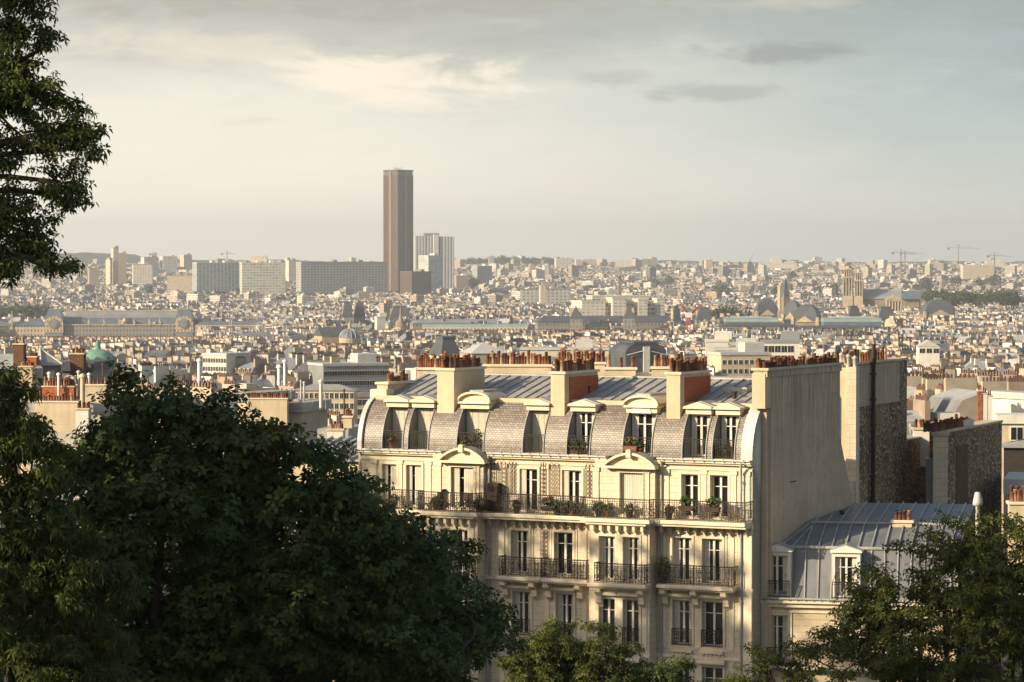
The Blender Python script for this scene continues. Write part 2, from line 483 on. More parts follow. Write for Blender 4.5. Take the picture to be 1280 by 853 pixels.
# ------------------------------------------------------------ ground
GY = [-50, 0, 60, 120, 200, 300, 420, 600, 800, 1100, 1600, 2200, 3000, 4000, 5000, 6500, 8000, 9500, 11000]
GZ = [66, 62, 56, 51, 47, 43, 39, 33, 27, 21, 14, 8, 3, 3, 10, 24, 42, 55, 62]
def ground(Y): return float(np.interp(Y, GY, GZ))
def build_ground():
    ys = np.concatenate([np.arange(-50, 1200, 25), np.arange(1200, 11001, 200)])
    v = []; f = []
    nx = 13
    for y in ys:
        hw = max(250, y*0.32+200)
        for i in range(nx):
            x = -hw+2*hw*i/(nx-1)
            v.append((x, y, ground(y)))
    for j in range(len(ys)-1):
        for i in range(nx-1):
            a = j*nx+i
            f.append((a, a+1, a+1+nx, a+nx))
    struct('ground', npmesh('ground', np.array(v), np.array(f), 'asphalt'))
    # wooded ridges that close the view
    for k, (Y, prof) in enumerate(((11000, [(-200, 322), (60, 319), (120, 317), (190, 322), (300, 329), (470, 331), (600, 326), (640, 324), (720, 326), (800, 330), (1000, 330), (1280, 331), (1600, 329)]),
                                    (13500, [(-300, 324), (0, 322), (200, 325), (500, 327), (560, 326), (700, 327), (860, 327), (1000, 328.5), (1300, 327), (1700, 327)]))):
        xs = np.linspace(-0.3*Y, 0.3*Y, 260)
        px = 640+F*xs/Y
        py = np.interp(px, [p[0] for p in prof], [p[1] for p in prof])
        top = np.array([zat(q, Y) for q in py])+rng.normal(0, 2.0, len(xs))+4*np.sin(xs/90.0)
        v = []
        for j, (dy, fz) in enumerate(((-900, 0.0), (-350, 0.55), (0, 1.0), (700, 0.9), (1500, 0.0))):
            for x, z in zip(xs, top):
                v.append((x, Y+dy, 50+(z-50)*fz+(rng.normal(0, 2.5) if 0 < fz < 1 else 0)))
        f = [(j*260+i, j*260+i+1, (j+1)*260+i+1, (j+1)*260+i) for j in range(4) for i in range(259)]
        o = struct('hills', npmesh('hills', np.array(v), np.array(f), 'hill_green'))
        o['label'] = 'low wooded hills closing the view on the horizon'
build_ground()

mat('terracotta_buff', (0.45, 0.30, 0.18), 0.85, var=0.4, scale=2.5, streak=0.3)
# ------------------------------------------------------------ the city
def citymat():
    m, t, p = newmat('city_surface')
    p.inputs['Roughness'].default_value = 0.8
    p.inputs['Specular IOR Level'].default_value = 0.25
    at_ = t.nodes.new('ShaderNodeAttribute'); at_.attribute_name = 'col'
    uv = t.nodes.new('ShaderNodeUVMap'); uv.uv_map = 'metres'
    sp = t.nodes.new('ShaderNodeSeparateXYZ'); t.links.new(uv.outputs[0], sp.inputs[0])
    def mm(op, a, b=None):
        n = t.nodes.new('ShaderNodeMath'); n.operation = op
        for i, v in enumerate((a, b)):
            if v is None: continue
            if isinstance(v, (int, float)): n.inputs[i].default_value = v
            else: t.links.new(v, n.inputs[i])
        return n.outputs[0]
    u, v = sp.outputs[0], sp.outputs[1]
    fu = mm('FRACT', mm('DIVIDE', u, 2.3)); fv = mm('FRACT', mm('DIVIDE', v, 3.1))
    k = mm('MULTIPLY', mm('MULTIPLY', mm('GREATER_THAN', fu, 0.3), mm('LESS_THAN', fu, 0.72)),
           mm('MULTIPLY', mm('GREATER_THAN', fv, 0.18), mm('LESS_THAN', fv, 0.74)))
    k = mm('MULTIPLY', k, mm('GREATER_THAN', u, -1.0))
    geo = t.nodes.new('ShaderNodeNewGeometry')
    no = t.nodes.new('ShaderNodeTexNoise'); no.inputs['Scale'].default_value = 0.35; no.inputs['Detail'].default_value = 6
    t.links.new(geo.outputs['Position'], no.inputs['Vector'])
    mr = t.nodes.new('ShaderNodeMapRange'); mr.inputs[1].default_value = 0.3; mr.inputs[2].default_value = 0.7
    mr.inputs[3].default_value = 0.72; mr.inputs[4].default_value = 1.1
    t.links.new(no.outputs['Fac'], mr.inputs[0])
    vm = t.nodes.new('ShaderNodeVectorMath'); vm.operation = 'SCALE'
    t.links.new(at_.outputs['Color'], vm.inputs[0]); t.links.new(mr.outputs[0], vm.inputs['Scale'])
    mx = t.nodes.new('ShaderNodeMix'); mx.data_type = 'RGBA'
    t.links.new(k, mx.inputs[0]); t.links.new(vm.outputs[0], mx.inputs[6])
    mx.inputs[7].default_value = (0.05, 0.048, 0.045, 1)
    t.links.new(mx.outputs[2], p.inputs['Base Color'])
    return m
citymat()

# templates: vertex = (sx, sy, kh, kr, dx, dy, dz): x = sx*w/2+dx, y = sy*d/2+dy, z = kh*h+kr*r+dz
# face = (indices, part, colour slot, uv kind)  uv: 0 none, 1 windows along x, 2 windows along y
class T:
    def __init__(s): s.v = []; s.f = []
    def bx(s, a, b, part, col, uv=(0, 0), top=None):
        """box between two template corners a, b"""
        o = len(s.v)
        def pick(i, hi): return b[i] if hi else a[i]
        for (X, Y, Z) in ((0,0,0),(1,0,0),(1,1,0),(0,1,0),(0,0,1),(1,0,1),(1,1,1),(0,1,1)):
            s.v.append((pick(0,X), pick(1,Y), pick(2,Z), pick(3,Z), pick(4,X), pick(5,Y), pick(6,Z)))
        for q, u in (((0,1,5,4),uv[0]),((1,2,6,5),uv[1]),((2,3,7,6),uv[0]),((3,0,4,7),uv[1])):
            s.f.append((tuple(i+o for i in q), part, col, u))
        s.f.append((tuple(i+o for i in (4,5,6,7)), part, top or col, 0))
    def poly(s, vs, part, col, uv=0):
        o = len(s.v); s.v.extend(vs)
        s.f.append((tuple(range(o, o+len(vs))), part, col, uv))
def V(sx, sy, kh, kr=0, dx=0, dy=0, dz=0): return (sx, sy, kh, kr, dx, dy, dz)
NEARPOTS = False
def chim(t, sx, i, y0=-0.7, y1=0.7, over=1.5, th=0.75, shift=0.0):
    dx = -th if sx > 0 else th
    lo, hi = (dx, 0) if sx > 0 else (0, dx)
    t.bx(V(sx, y0, 1, 0, lo+shift, 0, -1.0), V(sx, y1, 1, 1, hi+shift, 0, over), 'chimney%d' % i, 'gable')
    if NEARPOTS:
        for q in range(7):
            a_ = y0+(y1-y0)*(q+.5)/7
            t.bx(V(sx, a_, 1, 1, lo+0.24+shift, -.14, over), V(sx, a_, 1, 1, hi-0.24+shift, .14, over+0.6+.3*(q % 3 == 1)), 'pots%d' % i, 'pot')
    else:
        t.bx(V(sx, y0, 1, 1, lo+0.2+shift, 0.3, over), V(sx, y1, 1, 1, hi-0.2+shift, -0.3, over+0.5), 'pots%d' % i, 'pot')
def tpl_gable(nch):
    t = T()
    t.poly([V(-1,-1,0),V(1,-1,0),V(1,-1,1),V(-1,-1,1)], 'wall', 'wall', 1)
    t.poly([V(1,1,0),V(-1,1,0),V(-1,1,1),V(1,1,1)], 'wall', 'wall', 1)
    for sx in (-1, 1):
        t.poly([V(sx,-1,0),V(sx,1,0),V(sx,1,1),V(sx,-1,1)], 'wall', 'gable')
        t.poly([V(sx,-1,1),V(sx,1,1),V(sx,0,1,1),V(sx,0,1,1)], 'wall', 'gable')
    t.poly([V(-1,-1,1,0,0,-.3,-.1),V(1,-1,1,0,0,-.3,-.1),V(1,0,1,1),V(-1,0,1,1)], 'roof', 'roof')
    t.poly([V(1,1,1,0,0,.3,-.1),V(-1,1,1,0,0,.3,-.1),V(-1,0,1,1),V(1,0,1,1)], 'roof', 'roof')
    for i in range(nch):
        chim(t, (1, -1, 0.1)[i], i, y0=(-0.6, -0.25, 0.1)[i], y1=(0.2, 0.6, 0.75)[i])
    return t
def tpl_mansard(nch):
    t = T()
    t.bx(V(-1,-1,0), V(1,1,1), 'wall', 'wall', (1, 0))
    for sx in (-1, 1):
        t.poly([V(sx,-1,1),V(sx,1,1),V(sx,1,1,.62,0,-1.3),V(sx,0,1,1),V(sx,-1,1,.62,0,1.3)], 'wall', 'gable')
    t.poly([V(-1,-1,1,0,.05),V(1,-1,1,0,-.05),V(1,-1,1,.62,-.05,1.3),V(-1,-1,1,.62,.05,1.3)], 'roof', 'slate')
    t.poly([V(1,1,1,0,-.05),V(-1,1,1,0,.05),V(-1,1,1,.62,.05,-1.3),V(1,1,1,.62,-.05,-1.3)], 'roof', 'slate')
    t.poly([V(-1,-1,1,.62,.05,1.3),V(1,-1,1,.62,-.05,1.3),V(1,0,1,1,-.05),V(-1,0,1,1,.05)], 'roof', 'roof')
    t.poly([V(1,1,1,.62,-.05,-1.3),V(-1,1,1,.62,.05,-1.3),V(-1,0,1,1,.05),V(1,0,1,1,-.05)], 'roof', 'roof')
    t.bx(V(-1,-1,1,0,0,-.35,-.45), V(1,-1,1,0,0,0,-.1), 'wall', 'trim')
    t.bx(V(-1,-1,1,0,0,-.35,-3.3), V(1,-1,1,0,0,0,-3.1), 'wall', 'trim')
    for dx in (-.66, -.22, .22, .66):
        t.bx(V(dx,-1,1,0,-.55,-.02,.2), V(dx,-1,1,.5,.55,1.0,.2), 'roof', 'trim')
        t.bx(V(dx,-1,1,0,-.35,-.06,.4), V(dx,-1,1,.5,.35,-.03,-.1), 'roof', 'glass')
    for i in range(nch):
        chim(t, (1, -1, -0.1)[i], i, y0=-0.7, y1=(0.3, 0.1, -0.2)[i])
    return t
def tpl_flat():
    t = T()
    t.bx(V(-1,-1,0), V(1,1,1), 'wall', 'wall', (1, 2), top='flat')
    t.bx(V(-1,-1,1), V(1,-1,1,0,0,.3,.9), 'roof', 'trim')
    t.bx(V(-1,1,1,0,0,-.3), V(1,1,1,0,0,0,.9), 'roof', 'trim')
    t.bx(V(-1,-1,1,0,0,.3), V(-1,1,1,0,.3,-.3,.9), 'roof', 'trim')
    t.bx(V(1,-1,1,0,-.3,.3), V(1,1,1,0,0,-.3,.9), 'roof', 'trim')
    t.bx(V(-.45,-.3,1), V(.15,.5,1,.75), 'roof', 'gable')
    t.bx(V(.4,-.1,1), V(.6,.3,1,.5), 'roof', 'trim')
    return t
def tpl_hip(nch):
    t = T()
    t.bx(V(-1,-1,0), V(1,1,1), 'wall', 'wall', (1, 2))
    a,b,c_,d_ = V(-1,-1,1,0,-.3,-.3),V(1,-1,1,0,.3,-.3),V(1,1,1,0,.3,.3),V(-1,1,1,0,-.3,.3)
    e,f = V(-.45,0,1,1.15),V(.45,0,1,1.15)
    t.poly([a,b,f,e],'roof','slate'); t.poly([c_,d_,e,f],'roof','slate'); t.poly([b,c_,f,f],'roof','slate'); t.poly([d_,a,e,e],'roof','slate')
    for i in range(nch):
        chim(t, (.8, -.8)[i], i, y0=-.3, y1=.5, over=.6)
    return t
TPLS = [tpl_gable(3), tpl_gable(2), tpl_mansard(3), tpl_mansard(2), tpl_flat(), tpl_hip(2)]
NEARPOTS = True
TPLS += [tpl_gable(3), tpl_gable(2), tpl_mansard(3), tpl_mansard(2), tpl_flat(), tpl_hip(2)]
KIND_NAME = ['gabled', 'gabled', 'mansard', 'mansard', 'flat', 'hipped']*2

WALLC = np.array([(.52,.44,.33),(.62,.55,.43),(.44,.38,.30),(.68,.64,.56),(.36,.31,.25),(.50,.39,.28),(.30,.28,.25),(.76,.74,.70),(.44,.33,.25),(.20,.18,.16)])
WALLN = ['sandy cream','pale cream','beige','off-white','tan','peach','drab grey','white','pinkish','grey-brown']
ROOFC = np.array([(.22,.235,.26),(.33,.335,.34),(.14,.15,.17),(.09,.09,.095),(.40,.40,.39),(.17,.11,.085),(.12,.14,.17)])
ROOFN = ['grey zinc','pale zinc','dark zinc','blackish slate','light grey','brown tiled','blue-grey']

# strips of the picture that must stay open in front of a landmark: (px0, px1, bottom py, Y)
CLEAR = []
# footprints that stay free of ordinary houses: (x0, x1, y0, y1)
FREE = []

def gen_city():
    out = []
    Y = 430.0
    while Y < 9800:
        s = 12.5+Y/950.0
        hw = Y*0.19+40
        xs = np.arange(-hw, hw, s)
        for x in xs:
            x += rng.uniform(-.2, .2)*s
            y = Y+rng.uniform(-.3, .3)*s
            if rng.random() < .07: continue
            # neighbourhood orientation
            ky, kx = int(y//170), int((x+9000)//150)
            hh = (kx*73856093 ^ ky*19349663) & 0xffff
            th = [0.42, 0.35, 0.9, -0.9, 0.15, 0.5, 0.6][hh % 7]+((hh >> 4) % 10)*.03
            if (hh >> 8) % 3 and rng.random() < .5: th += math.pi/2
            out.append((x, y, th, s))
        Y += s*0.9
    A = np.array(out)
    n = len(A)
    w = A[:, 3]*rng.uniform(.7, 1.35, n); d = A[:, 3]*rng.uniform(.55, .85, n)
    kinds_near = A[:, 1] < 2000
    w = np.minimum(w, 34); d = np.minimum(d, 16)
    h = 15+rng.normal(0, 1.6, n)+rng.choice([0, 0, 0, 2.5, 4, -4, -8], n)
    r = rng.uniform(2.6, 4.4, n)
    kind = rng.choice(6, n, p=[.24, .16, .20, .14, .18, .08])
    kind = kind+6*kinds_near
    big = (A[:, 1] > 4200) & (rng.random(n) < .025)
    h = np.where(big, rng.uniform(20, 32, n), h); kind = np.where(big, 4, kind)
    tall = (A[:, 1] > 6500) & (rng.random(n) < .004)
    h = np.where(tall, rng.uniform(32, 46, n), h); kind = np.where(tall, 4, kind)
    h = h+0*rng.normal(size=n)+4.0*np.sin(A[:, 0]/260.0+A[:, 1]/410.0)*(A[:, 1] < 3000)
    h = np.maximum(h, 7)
    wc = rng.choice(10, n, p=[.17,.17,.13,.12,.1,.08,.07,.08,.04,.04])
    rc = rng.choice(7, n, p=[.26,.2,.17,.1,.12,.06,.09])
    keep = np.ones(n, bool)
    base = np.array([ground(y) for y in A[:, 1]])
    px = 640+F*A[:, 0]/A[:, 1]; pw = F*w*.6/A[:, 1]
    for (p0, p1, pb, YL) in CLEAR:
        m = (A[:, 1] < YL) & (px+pw > p0) & (px-pw < p1)
        for i in np.nonzero(m)[0]:
            lim = zat(pb, A[i, 1]-8)
            top = base[i]+h[i]+r[i]+2.2
            if top > lim:
                h[i] -= top-lim
                if h[i] < 5: keep[i] = False
    for (x0, x1, y0, y1) in FREE:
        keep &= ~((A[:, 0] > x0-w/2) & (A[:, 0] < x1+w/2) & (A[:, 1] > y0-9) & (A[:, 1] < y1+9))
    return dict(x=A[:, 0][keep], y=A[:, 1][keep], th=A[:, 2][keep], w=w[keep], d=d[keep], h=h[keep], r=r[keep],
                kind=kind[keep], wc=wc[keep], rc=rc[keep], base=base[keep]-3)

def tpl_arrays(k, D, idx):
    """vertex (n,nv,3), quad faces, face colours (n,nf,3), uvs (n,nf,4,2)"""
    t = TPLS[k]
    tv = np.array(t.v)
    w = D['w'][idx][:, None]; d = D['d'][idx][:, None]; h = D['h'][idx][:, None]+3; r = D['r'][idx][:, None]
    X = tv[:, 0]*w/2+tv[:, 4]; Y = tv[:, 1]*d/2+tv[:, 5]; Z = tv[:, 2]*h+tv[:, 3]*r+tv[:, 6]
    P = np.stack([X, Y, Z], 2)
    n = len(idx)
    wc = WALLC[D['wc'][idx]]*rng.uniform(.85, 1.1, (n, 1)); rc = ROOFC[D['rc'][idx]]*rng.uniform(.75, 1.25, (n, 1))
    gc = WALLC[(D['wc'][idx]*3+np.arange(n)) % 10]*rng.uniform(.75, 1.15, (n, 1))
    slots = {'wall': wc, 'gable': gc, 'roof': rc, 'slate': rc*.62, 'trim': np.minimum(wc*1.15, .8), 'flat': rc*.9+.08,
             'pot': np.tile([.20, .115, .075], (n, 1))*rng.uniform(.5, 1.3, (n, 1)), 'glass': np.tile([.04, .04, .045], (n, 1))}
    faces = []; cols = []; uvs = []; parts = []
    for q, pt, cs, uvk in t.f:
        q = list(q)
        while len(q) < 4: q.append(q[-1])
        if len(q) == 5:
            fs = [[q[0], q[1], q[2], q[3]], [q[0], q[3], q[4], q[4]]]
        else:
            fs = [q]
        for g in fs:
            faces.append(g); parts.append(pt); cols.append(slots[cs])
            p = P[:, g]
            if uvk == 0: uu = np.full((n, 4, 2), -50.0)
            else:
                o = p[:, :, 0]+w/2 if uvk == 1 else p[:, :, 1]+d/2
                uu = np.stack([o+.1, p[:, :, 2]-h], 2)
                uu[:, :, 1] += 3.1*40-.6
            uvs.append(uu)
    return P, faces, parts, np.stack(cols, 1), np.stack(uvs, 1)

def city_mesh(name, P, F4, CO, UV):
    """P (m,3), F4 (k,4) with repeated last index for triangles"""
    me = bpy.data.meshes.new(name)
    F4 = F4.astype(np.int32)
    tri = F4[:, 2] == F4[:, 3]
    cnt = np.where(tri, 3, 4)
    mask = np.ones(F4.shape, bool); mask[tri, 3] = False
    lv = F4[mask]
    me.vertices.add(len(P)); me.vertices.foreach_set('co', P.astype(np.float32).ravel())
    me.loops.add(len(lv)); me.loops.foreach_set('vertex_index', lv)
    me.polygons.add(len(F4)); me.polygons.foreach_set('loop_start', np.concatenate([[0], np.cumsum(cnt)[:-1]]).astype(np.int32))
    me.update(calc_edges=True)
    me.polygons.foreach_set('use_smooth', np.zeros(len(F4), bool))
    a = me.attributes.new('col', 'FLOAT_COLOR', 'FACE')
    cc = np.ones((len(F4), 4), np.float32); cc[:, :3] = CO
    a.data.foreach_set('color', cc.ravel())
    ul = me.uv_layers.new(name='metres')
    ul.data.foreach_set('uv', UV[mask].astype(np.float32).ravel())
    me.materials.append(MATS['city_surface'])
    return me

NAMED = []      # (px, py, phrase) landmarks for the labels
def ordinal(n):
    return ['', 'second', 'third', 'fourth', 'fifth', 'sixth', 'seventh', 'eighth', 'ninth', 'tenth', 'eleventh', 'twelfth', 'thirteenth', 'fourteenth',
            'fifteenth', 'sixteenth', 'seventeenth', 'eighteenth', 'nineteenth', 'twentieth'][n] if n < 20 else None

def build_city():
    D = gen_city()
    n = len(D['x'])
    order = np.argsort(D['y'])
    sky_ = np.full(1280, 853.0)
    def occ(x0, x1, y): sky_[max(0, x0):min(1280, x1)] = np.minimum(sky_[max(0, x0):min(1280, x1)], y)
    occ(0, 60, 470); occ(60, 150, 505); occ(150, 240, 465); occ(240, 300, 500); occ(300, 380, 540); occ(380, 450, 555)
    occ(450, 940, 472); occ(940, 1130, 460); occ(1130, 1255, 540); occ(1255, 1280, 550)
    vis = np.zeros(n)
    for i in order:
        px = 640+F*D['x'][i]/D['y'][i]; hw = F*(abs(D['w'][i]*math.cos(D['th'][i]))+abs(D['d'][i]*math.sin(D['th'][i])))*.5/D['y'][i]
        a, b = int(max(0, px-hw)), int(min(1280, px+hw))
        if b <= a: continue
        top = pyof(D['base'][i]+D['h'][i]+D['r'][i]+3.5, D['y'][i])
        seg = sky_[a:b]
        vis[i] = np.maximum(0, seg-top).sum()
        np.minimum(seg, top+1, out=seg)
    pick = set(np.argsort(-vis)[:298].tolist())
    # the mass of the far city: one object
    Vs = []; Fs = []; Cs = []; Us = []; off = 0
    for k in range(len(TPLS)):
        idx = np.array([i for i in range(n) if D['kind'][i] == k and i not in pick])
        P, faces, parts, CO, UV = tpl_arrays(k, D, idx)
        th = D['th'][idx][:, None]
        X = P[:, :, 0]*np.cos(th)-P[:, :, 1]*np.sin(th)+D['x'][idx][:, None]
        Y = P[:, :, 0]*np.sin(th)+P[:, :, 1]*np.cos(th)+D['y'][idx][:, None]
        Z = P[:, :, 2]+D['base'][idx][:, None]-3
        nv = P.shape[1]
        Vs.append(np.stack([X, Y, Z], 2).reshape(-1, 3))
        ff = np.array(faces)[None]+(np.arange(len(idx))*nv)[:, None, None]+off
        Fs.append(ff.reshape(-1, 4)); Cs.append(CO.reshape(-1, 3)); Us.append(UV.reshape(-1, 4, 2))
        off += len(idx)*nv
    o = link('distant_city', city_mesh('distant_city', np.concatenate(Vs), np.concatenate(Fs), np.concatenate(Cs), np.concatenate(Us)))
    tag(o, 'dense mass of far cream and grey city roofs reaching to the horizon', 'city', kind='stuff')
    # nearest and largest houses: one thing each
    pane = MB().box(-.45, .45, -.03, .03, 0, 1.75).mesh('window', 'pane')
    cells = {}
    infos = []
    for i in sorted(pick, key=lambda i: -vis[i]):
        px = 640+F*D['x'][i]/D['y'][i]; py = pyof(D['base'][i]+D['h'][i]+2, D['y'][i])
        best = min(NAMED, key=lambda q: (q[0]-px)**2+(2.0*(q[1]-py))**2)
        dx, dy = px-best[0], py-best[1]
        rel = ('left of' if dx < 0 else 'right of') if abs(dx) > 1.5*abs(dy) else ('below' if dy > 0 else 'above')
        key = (int(D['wc'][i]), KIND_NAME[D['kind'][i]], rel, best[2])
        cells.setdefault(key, []).append((math.hypot(dx, dy), i))
        infos.append((i, key, math.hypot(dx, dy)))
    for key in cells: cells[key].sort()
    for i, key, dist in infos:
        lst = cells[key]
        rank = [j for _, j in lst].index(i)
        a = WALLN[key[0]]; k = int(D['kind'][i]); kn = KIND_NAME[k]; k6 = k % 6
        noun = {'gabled': 'gable-roofed house', 'mansard': 'mansard-roofed house', 'flat': 'flat-roofed block', 'hipped': 'hip-roofed house'}[kn]
        nth = 'nearest ' if rank == 0 and len(lst) > 1 else ((ordinal(rank)+' nearest ') if rank else '')
        label = '%s%s %s %s %s' % (nth, a, noun, key[2], key[3])
        idx = np.array([i])
        P, faces, parts, CO, UV = tpl_arrays(k, D, idx)
        root = thing('city_house', label, 'house', (float(D['x'][i]), float(D['y'][i]), float(D['base'][i]-3)), float(D['th'][i]), 'houses of the city below the hill')
        near = D['y'][i] < 1500
        made = {}
        for pn in dict.fromkeys(parts):
            fi = [j for j, q in enumerate(parts) if q == pn]
            fa = np.array(faces)[fi]
            used, inv = np.unique(fa, return_inverse=True)
            uv = UV[0][fi].copy()
            if near and pn == 'wall': uv[:] = -50.0
            me = city_mesh(pn, P[0][used], inv.reshape(fa.shape), CO[0][fi], uv)
            if pn.startswith('pots'):
                link('chimney_pots', me, made['chimney'+pn[4:]])
            else:
                made[pn] = link('chimney' if pn.startswith('chimney') else ('rooftop' if k6 == 4 and pn == 'roof' else pn), me, root)
        if near:
            H = float(D['h'][i])+3; W = float(D['w'][i]); Dp = float(D['d'][i]); th = float(D['th'][i])
            sides = [(0, -Dp/2, 0, W)]
            if k6 in (4, 5): sides += [(-W/2, 0, math.pi/2, Dp), (W/2, 0, math.pi/2, Dp)]
            if k6 != 4 and k6 != 5: sides += [(0, Dp/2, 0, W)]
            for (sx, sy, ro, ln) in sides:
                nx, ny = (sx, sy)
                wx = nx*math.cos(th)-ny*math.sin(th); wy = nx*math.sin(th)+ny*math.cos(th)
                if wx*D['x'][i]+wy*D['y'][i] >= 0: continue
                m = max(2, int(ln/2.4))
                for fl in range(3):
                    z = H-2.6-fl*3.1
                    for q in range(m):
                        t_ = -ln/2+ln*(q+.5)/m
                        if ro == 0: loc = (t_, sy, z)
                        else: loc = (sx, t_, z)
                        link('window', pane, root, loc, ro)
# ------------------------------------------------------------ landmarks of the plain
patmat('tower_brown', (0.165, 0.10, 0.06), (0.03, 0.022, 0.018), 1.9, 3.7, (0.2, 0.85), (0.15, 0.7), 0.5)
patmat('brown_block', (0.11, 0.075, 0.055), (0.06, 0.04, 0.03), 3.0, 3.6, (0.15, 0.8), (0.2, 0.75), 0.6)
patmat('white_strips', (0.58, 0.56, 0.52), (0.16, 0.18, 0.20), 5.2, 400.0, (0.35, 0.85), (0.0, 1.0), 0.6)
patmat('glass_block', (0.50, 0.50, 0.44), (0.28, 0.31, 0.29), 4.0, 3.4, (0.1, 0.9), (0.3, 0.85), 0.5)
patmat('slab_blue', (0.44, 0.46, 0.46), (0.16, 0.20, 0.23), 6.0, 3.6, (0.2, 0.8), (0.1, 0.9), 0.5)
patmat('slab_cream', (0.60, 0.54, 0.42), (0.25, 0.29, 0.28), 5.0, 4.2, (0.12, 0.88), (0.35, 0.85), 0.6)
patmat('slab_grey', (0.40, 0.38, 0.34), (0.12, 0.14, 0.16), 5.6, 4.2, (0.2, 0.75), (0.25, 0.8), 0.6, var=0.3)
patmat('flats_cream', (0.60, 0.50, 0.37), (0.33, 0.27, 0.21), 4.2, 3.0, (0.25, 0.65), (0.25, 0.75), 0.8)
patmat('flats_white', (0.66, 0.60, 0.50), (0.33, 0.29, 0.24), 5.0, 3.2, (0.2, 0.8), (0.3, 0.7), 0.8)
patmat('flats_tan', (0.42, 0.33, 0.24), (0.16, 0.13, 0.11), 3.2, 3.0, (0.25, 0.7), (0.25, 0.75), 0.8)
patmat('classic_shaded', (0.27, 0.25, 0.215), (0.09, 0.08, 0.07), 3.4, 4.6, (0.3, 0.68), (0.2, 0.75), 0.85)  # darker copy of classic: shade on the fronts put into the colour
patmat('classic', (0.50, 0.41, 0.29), (0.12, 0.10, 0.085), 3.4, 4.6, (0.3, 0.68), (0.2, 0.75), 0.85)
patmat('bands', (0.56, 0.50, 0.39), (0.15, 0.14, 0.13), 6.0, 4.6, (0.12, 0.9), (0.25, 0.8), 0.8)

def clear(px0, px1, pb, Y): CLEAR.append((px0, px1, pb, Y))
def place(name, label, cat, px, Y, pb, rot=0.0, group=None, sink=10.0, phrase=None, py=None):
    z = zat(pb, Y)
    root = thing(name, label, cat, (xat(px, Y), Y, z-sink), rot, group)
    if phrase: NAMED.append((px, py if py is not None else pb-10, phrase))
    return root
def M_(px, Y): return px*Y/F       # picture pixels to metres at that distance
def simple(name, label, cat, px0, px1, pt, pb, Y, wall, roofm='far_grey', depth=None, rot=0.0, roof='flat', rh=0.0, group=None, phrase=None, extras=True, sink=10.0):
    root = place(name, label, cat, (px0+px1)/2, Y+ (depth or 20)/2, pb, rot, group, sink, phrase, (pt+pb)/2)
    c, s = abs(math.cos(rot)), abs(math.sin(rot))
    W = M_(px1-px0, Y); D = depth or max(12, W*.3)
    wdt = (W-D*s)/c if c > .3 else W
    wdt = max(wdt, W*.35)
    H = M_(pb-pt, Y)+sink; r = M_(rh, Y)
    a, b = wdt/2, D/2
    wl = MB(); rf = MB()
    h = H-r
    wl.box(-a, a, -b, b, 0, h)
    if Y+1 < 500: extras = False
    if roof == 'flat':
        rf.box(-a-.3, a+.3, -b-.3, b+.3, h, h+.9)
        part('wall', wl, wall, root); part('roof', rf, roofm, root)
        if extras:
            k = 1+int(wdt > 40)
            for i in range(k):
                e = MB().cham(-2.5-(i*wdt*.3)+wdt*.2, 4+wdt*.2-(i*wdt*.3), -b*.5, b*.5, h+.9, h+4, .3)
                part('lift_house', e, roofm, root)
    else:
        if roof == 'gable':
            rf.prism([(-b-.4, h), (b+.4, h), (0, H)], -a-.3, a+.3, 'x')
        elif roof == 'gable_y':
            rf.prism([(-a-.4, h), (a+.4, h), (0, H)], -b-.3, b+.3, 'y')
        elif roof == 'hip':
            rf.frust(-a-.4, a+.4, -b-.4, b+.4, h, -a+b*.8, a-b*.8, -.2, .2, H)
        elif roof == 'pyramid':
            rf.frust(-a-.4, a+.4, -b-.4, b+.4, h, -a*.06, a*.06, -b*.06, b*.06, H)
        elif roof == 'pavilion':      # tall steep roof with a flat crest
            rf.frust(-a-.4, a+.4, -b-.4, b+.4, h, -a*.55, a*.55, -b*.5, b*.5, H-.4)
            rf.box(-a*.55-.3, a*.55+.3, -b*.5-.3, b*.5+.3, H-.4, H+.5)
        elif roof == 'barrel':
            pts = [(-a*math.cos(t), h+r*math.sin(t)) for t in np.linspace(0, math.pi, 15)]
            rf.prism(pts, -b-.3, b+.3, 'y')
        elif roof == 'barrel_x':
            pts = [(-b*math.cos(t), h+r*math.sin(t)) for t in np.linspace(0, math.pi, 13)]
            rf.prism(pts, -a-.3, a+.3, 'x')
        elif roof == 'dome':          # four-sided domed roof
            k0 = (1.02, h)
            for i in range(1, 8):
                t = i/7*math.pi/2*.93
                k1 = (math.cos(t), h+r*math.sin(t)/math.sin(math.pi/2*.93))
                rf.frust(-a*k0[0], a*k0[0], -b*k0[0], b*k0[0], k0[1], -a*k1[0], a*k1[0], -b*k1[0], b*k1[0], k1[1])
                k0 = k1
        part('wall', wl, wall, root); part('roof', rf, roofm, root)
    return root, a, b, h, H

# the tall brown office tower
clear(470, 545, 361, 5200)
root = place('office_tower', 'very tall dark brown skyscraper standing far above every roof', 'skyscraper', 498, 5200, 362, R(45), sink=15, phrase='the tall brown skyscraper', py=345)
Hh = M_(362-213, 5200)+15; a = 17.6
b1 = MB()
pl = [(-a,-a),( -a*.4,-a-1.2),(a*.4,-a-1.2),(a,-a),(a+1.2,-a*.4),(a+1.2,a*.4),(a,a),(a*.4,a+1.2),(-a*.4,a+1.2),(-a,a),(-a-1.2,a*.4),(-a-1.2,-a*.4)]
b1.prism(pl, 0, Hh-9, 'z')
part('shaft', b1, 'tower_brown', root)
part('crown_floors', MB().prism([(x*.93, y*.93) for x, y in pl], Hh-9, Hh-2, 'z'), 'far_grey', root)
part('roof_slab', MB().prism([(x*1.01, y*1.01) for x, y in pl], Hh-3.5, Hh, 'z'), 'brown_block', root)
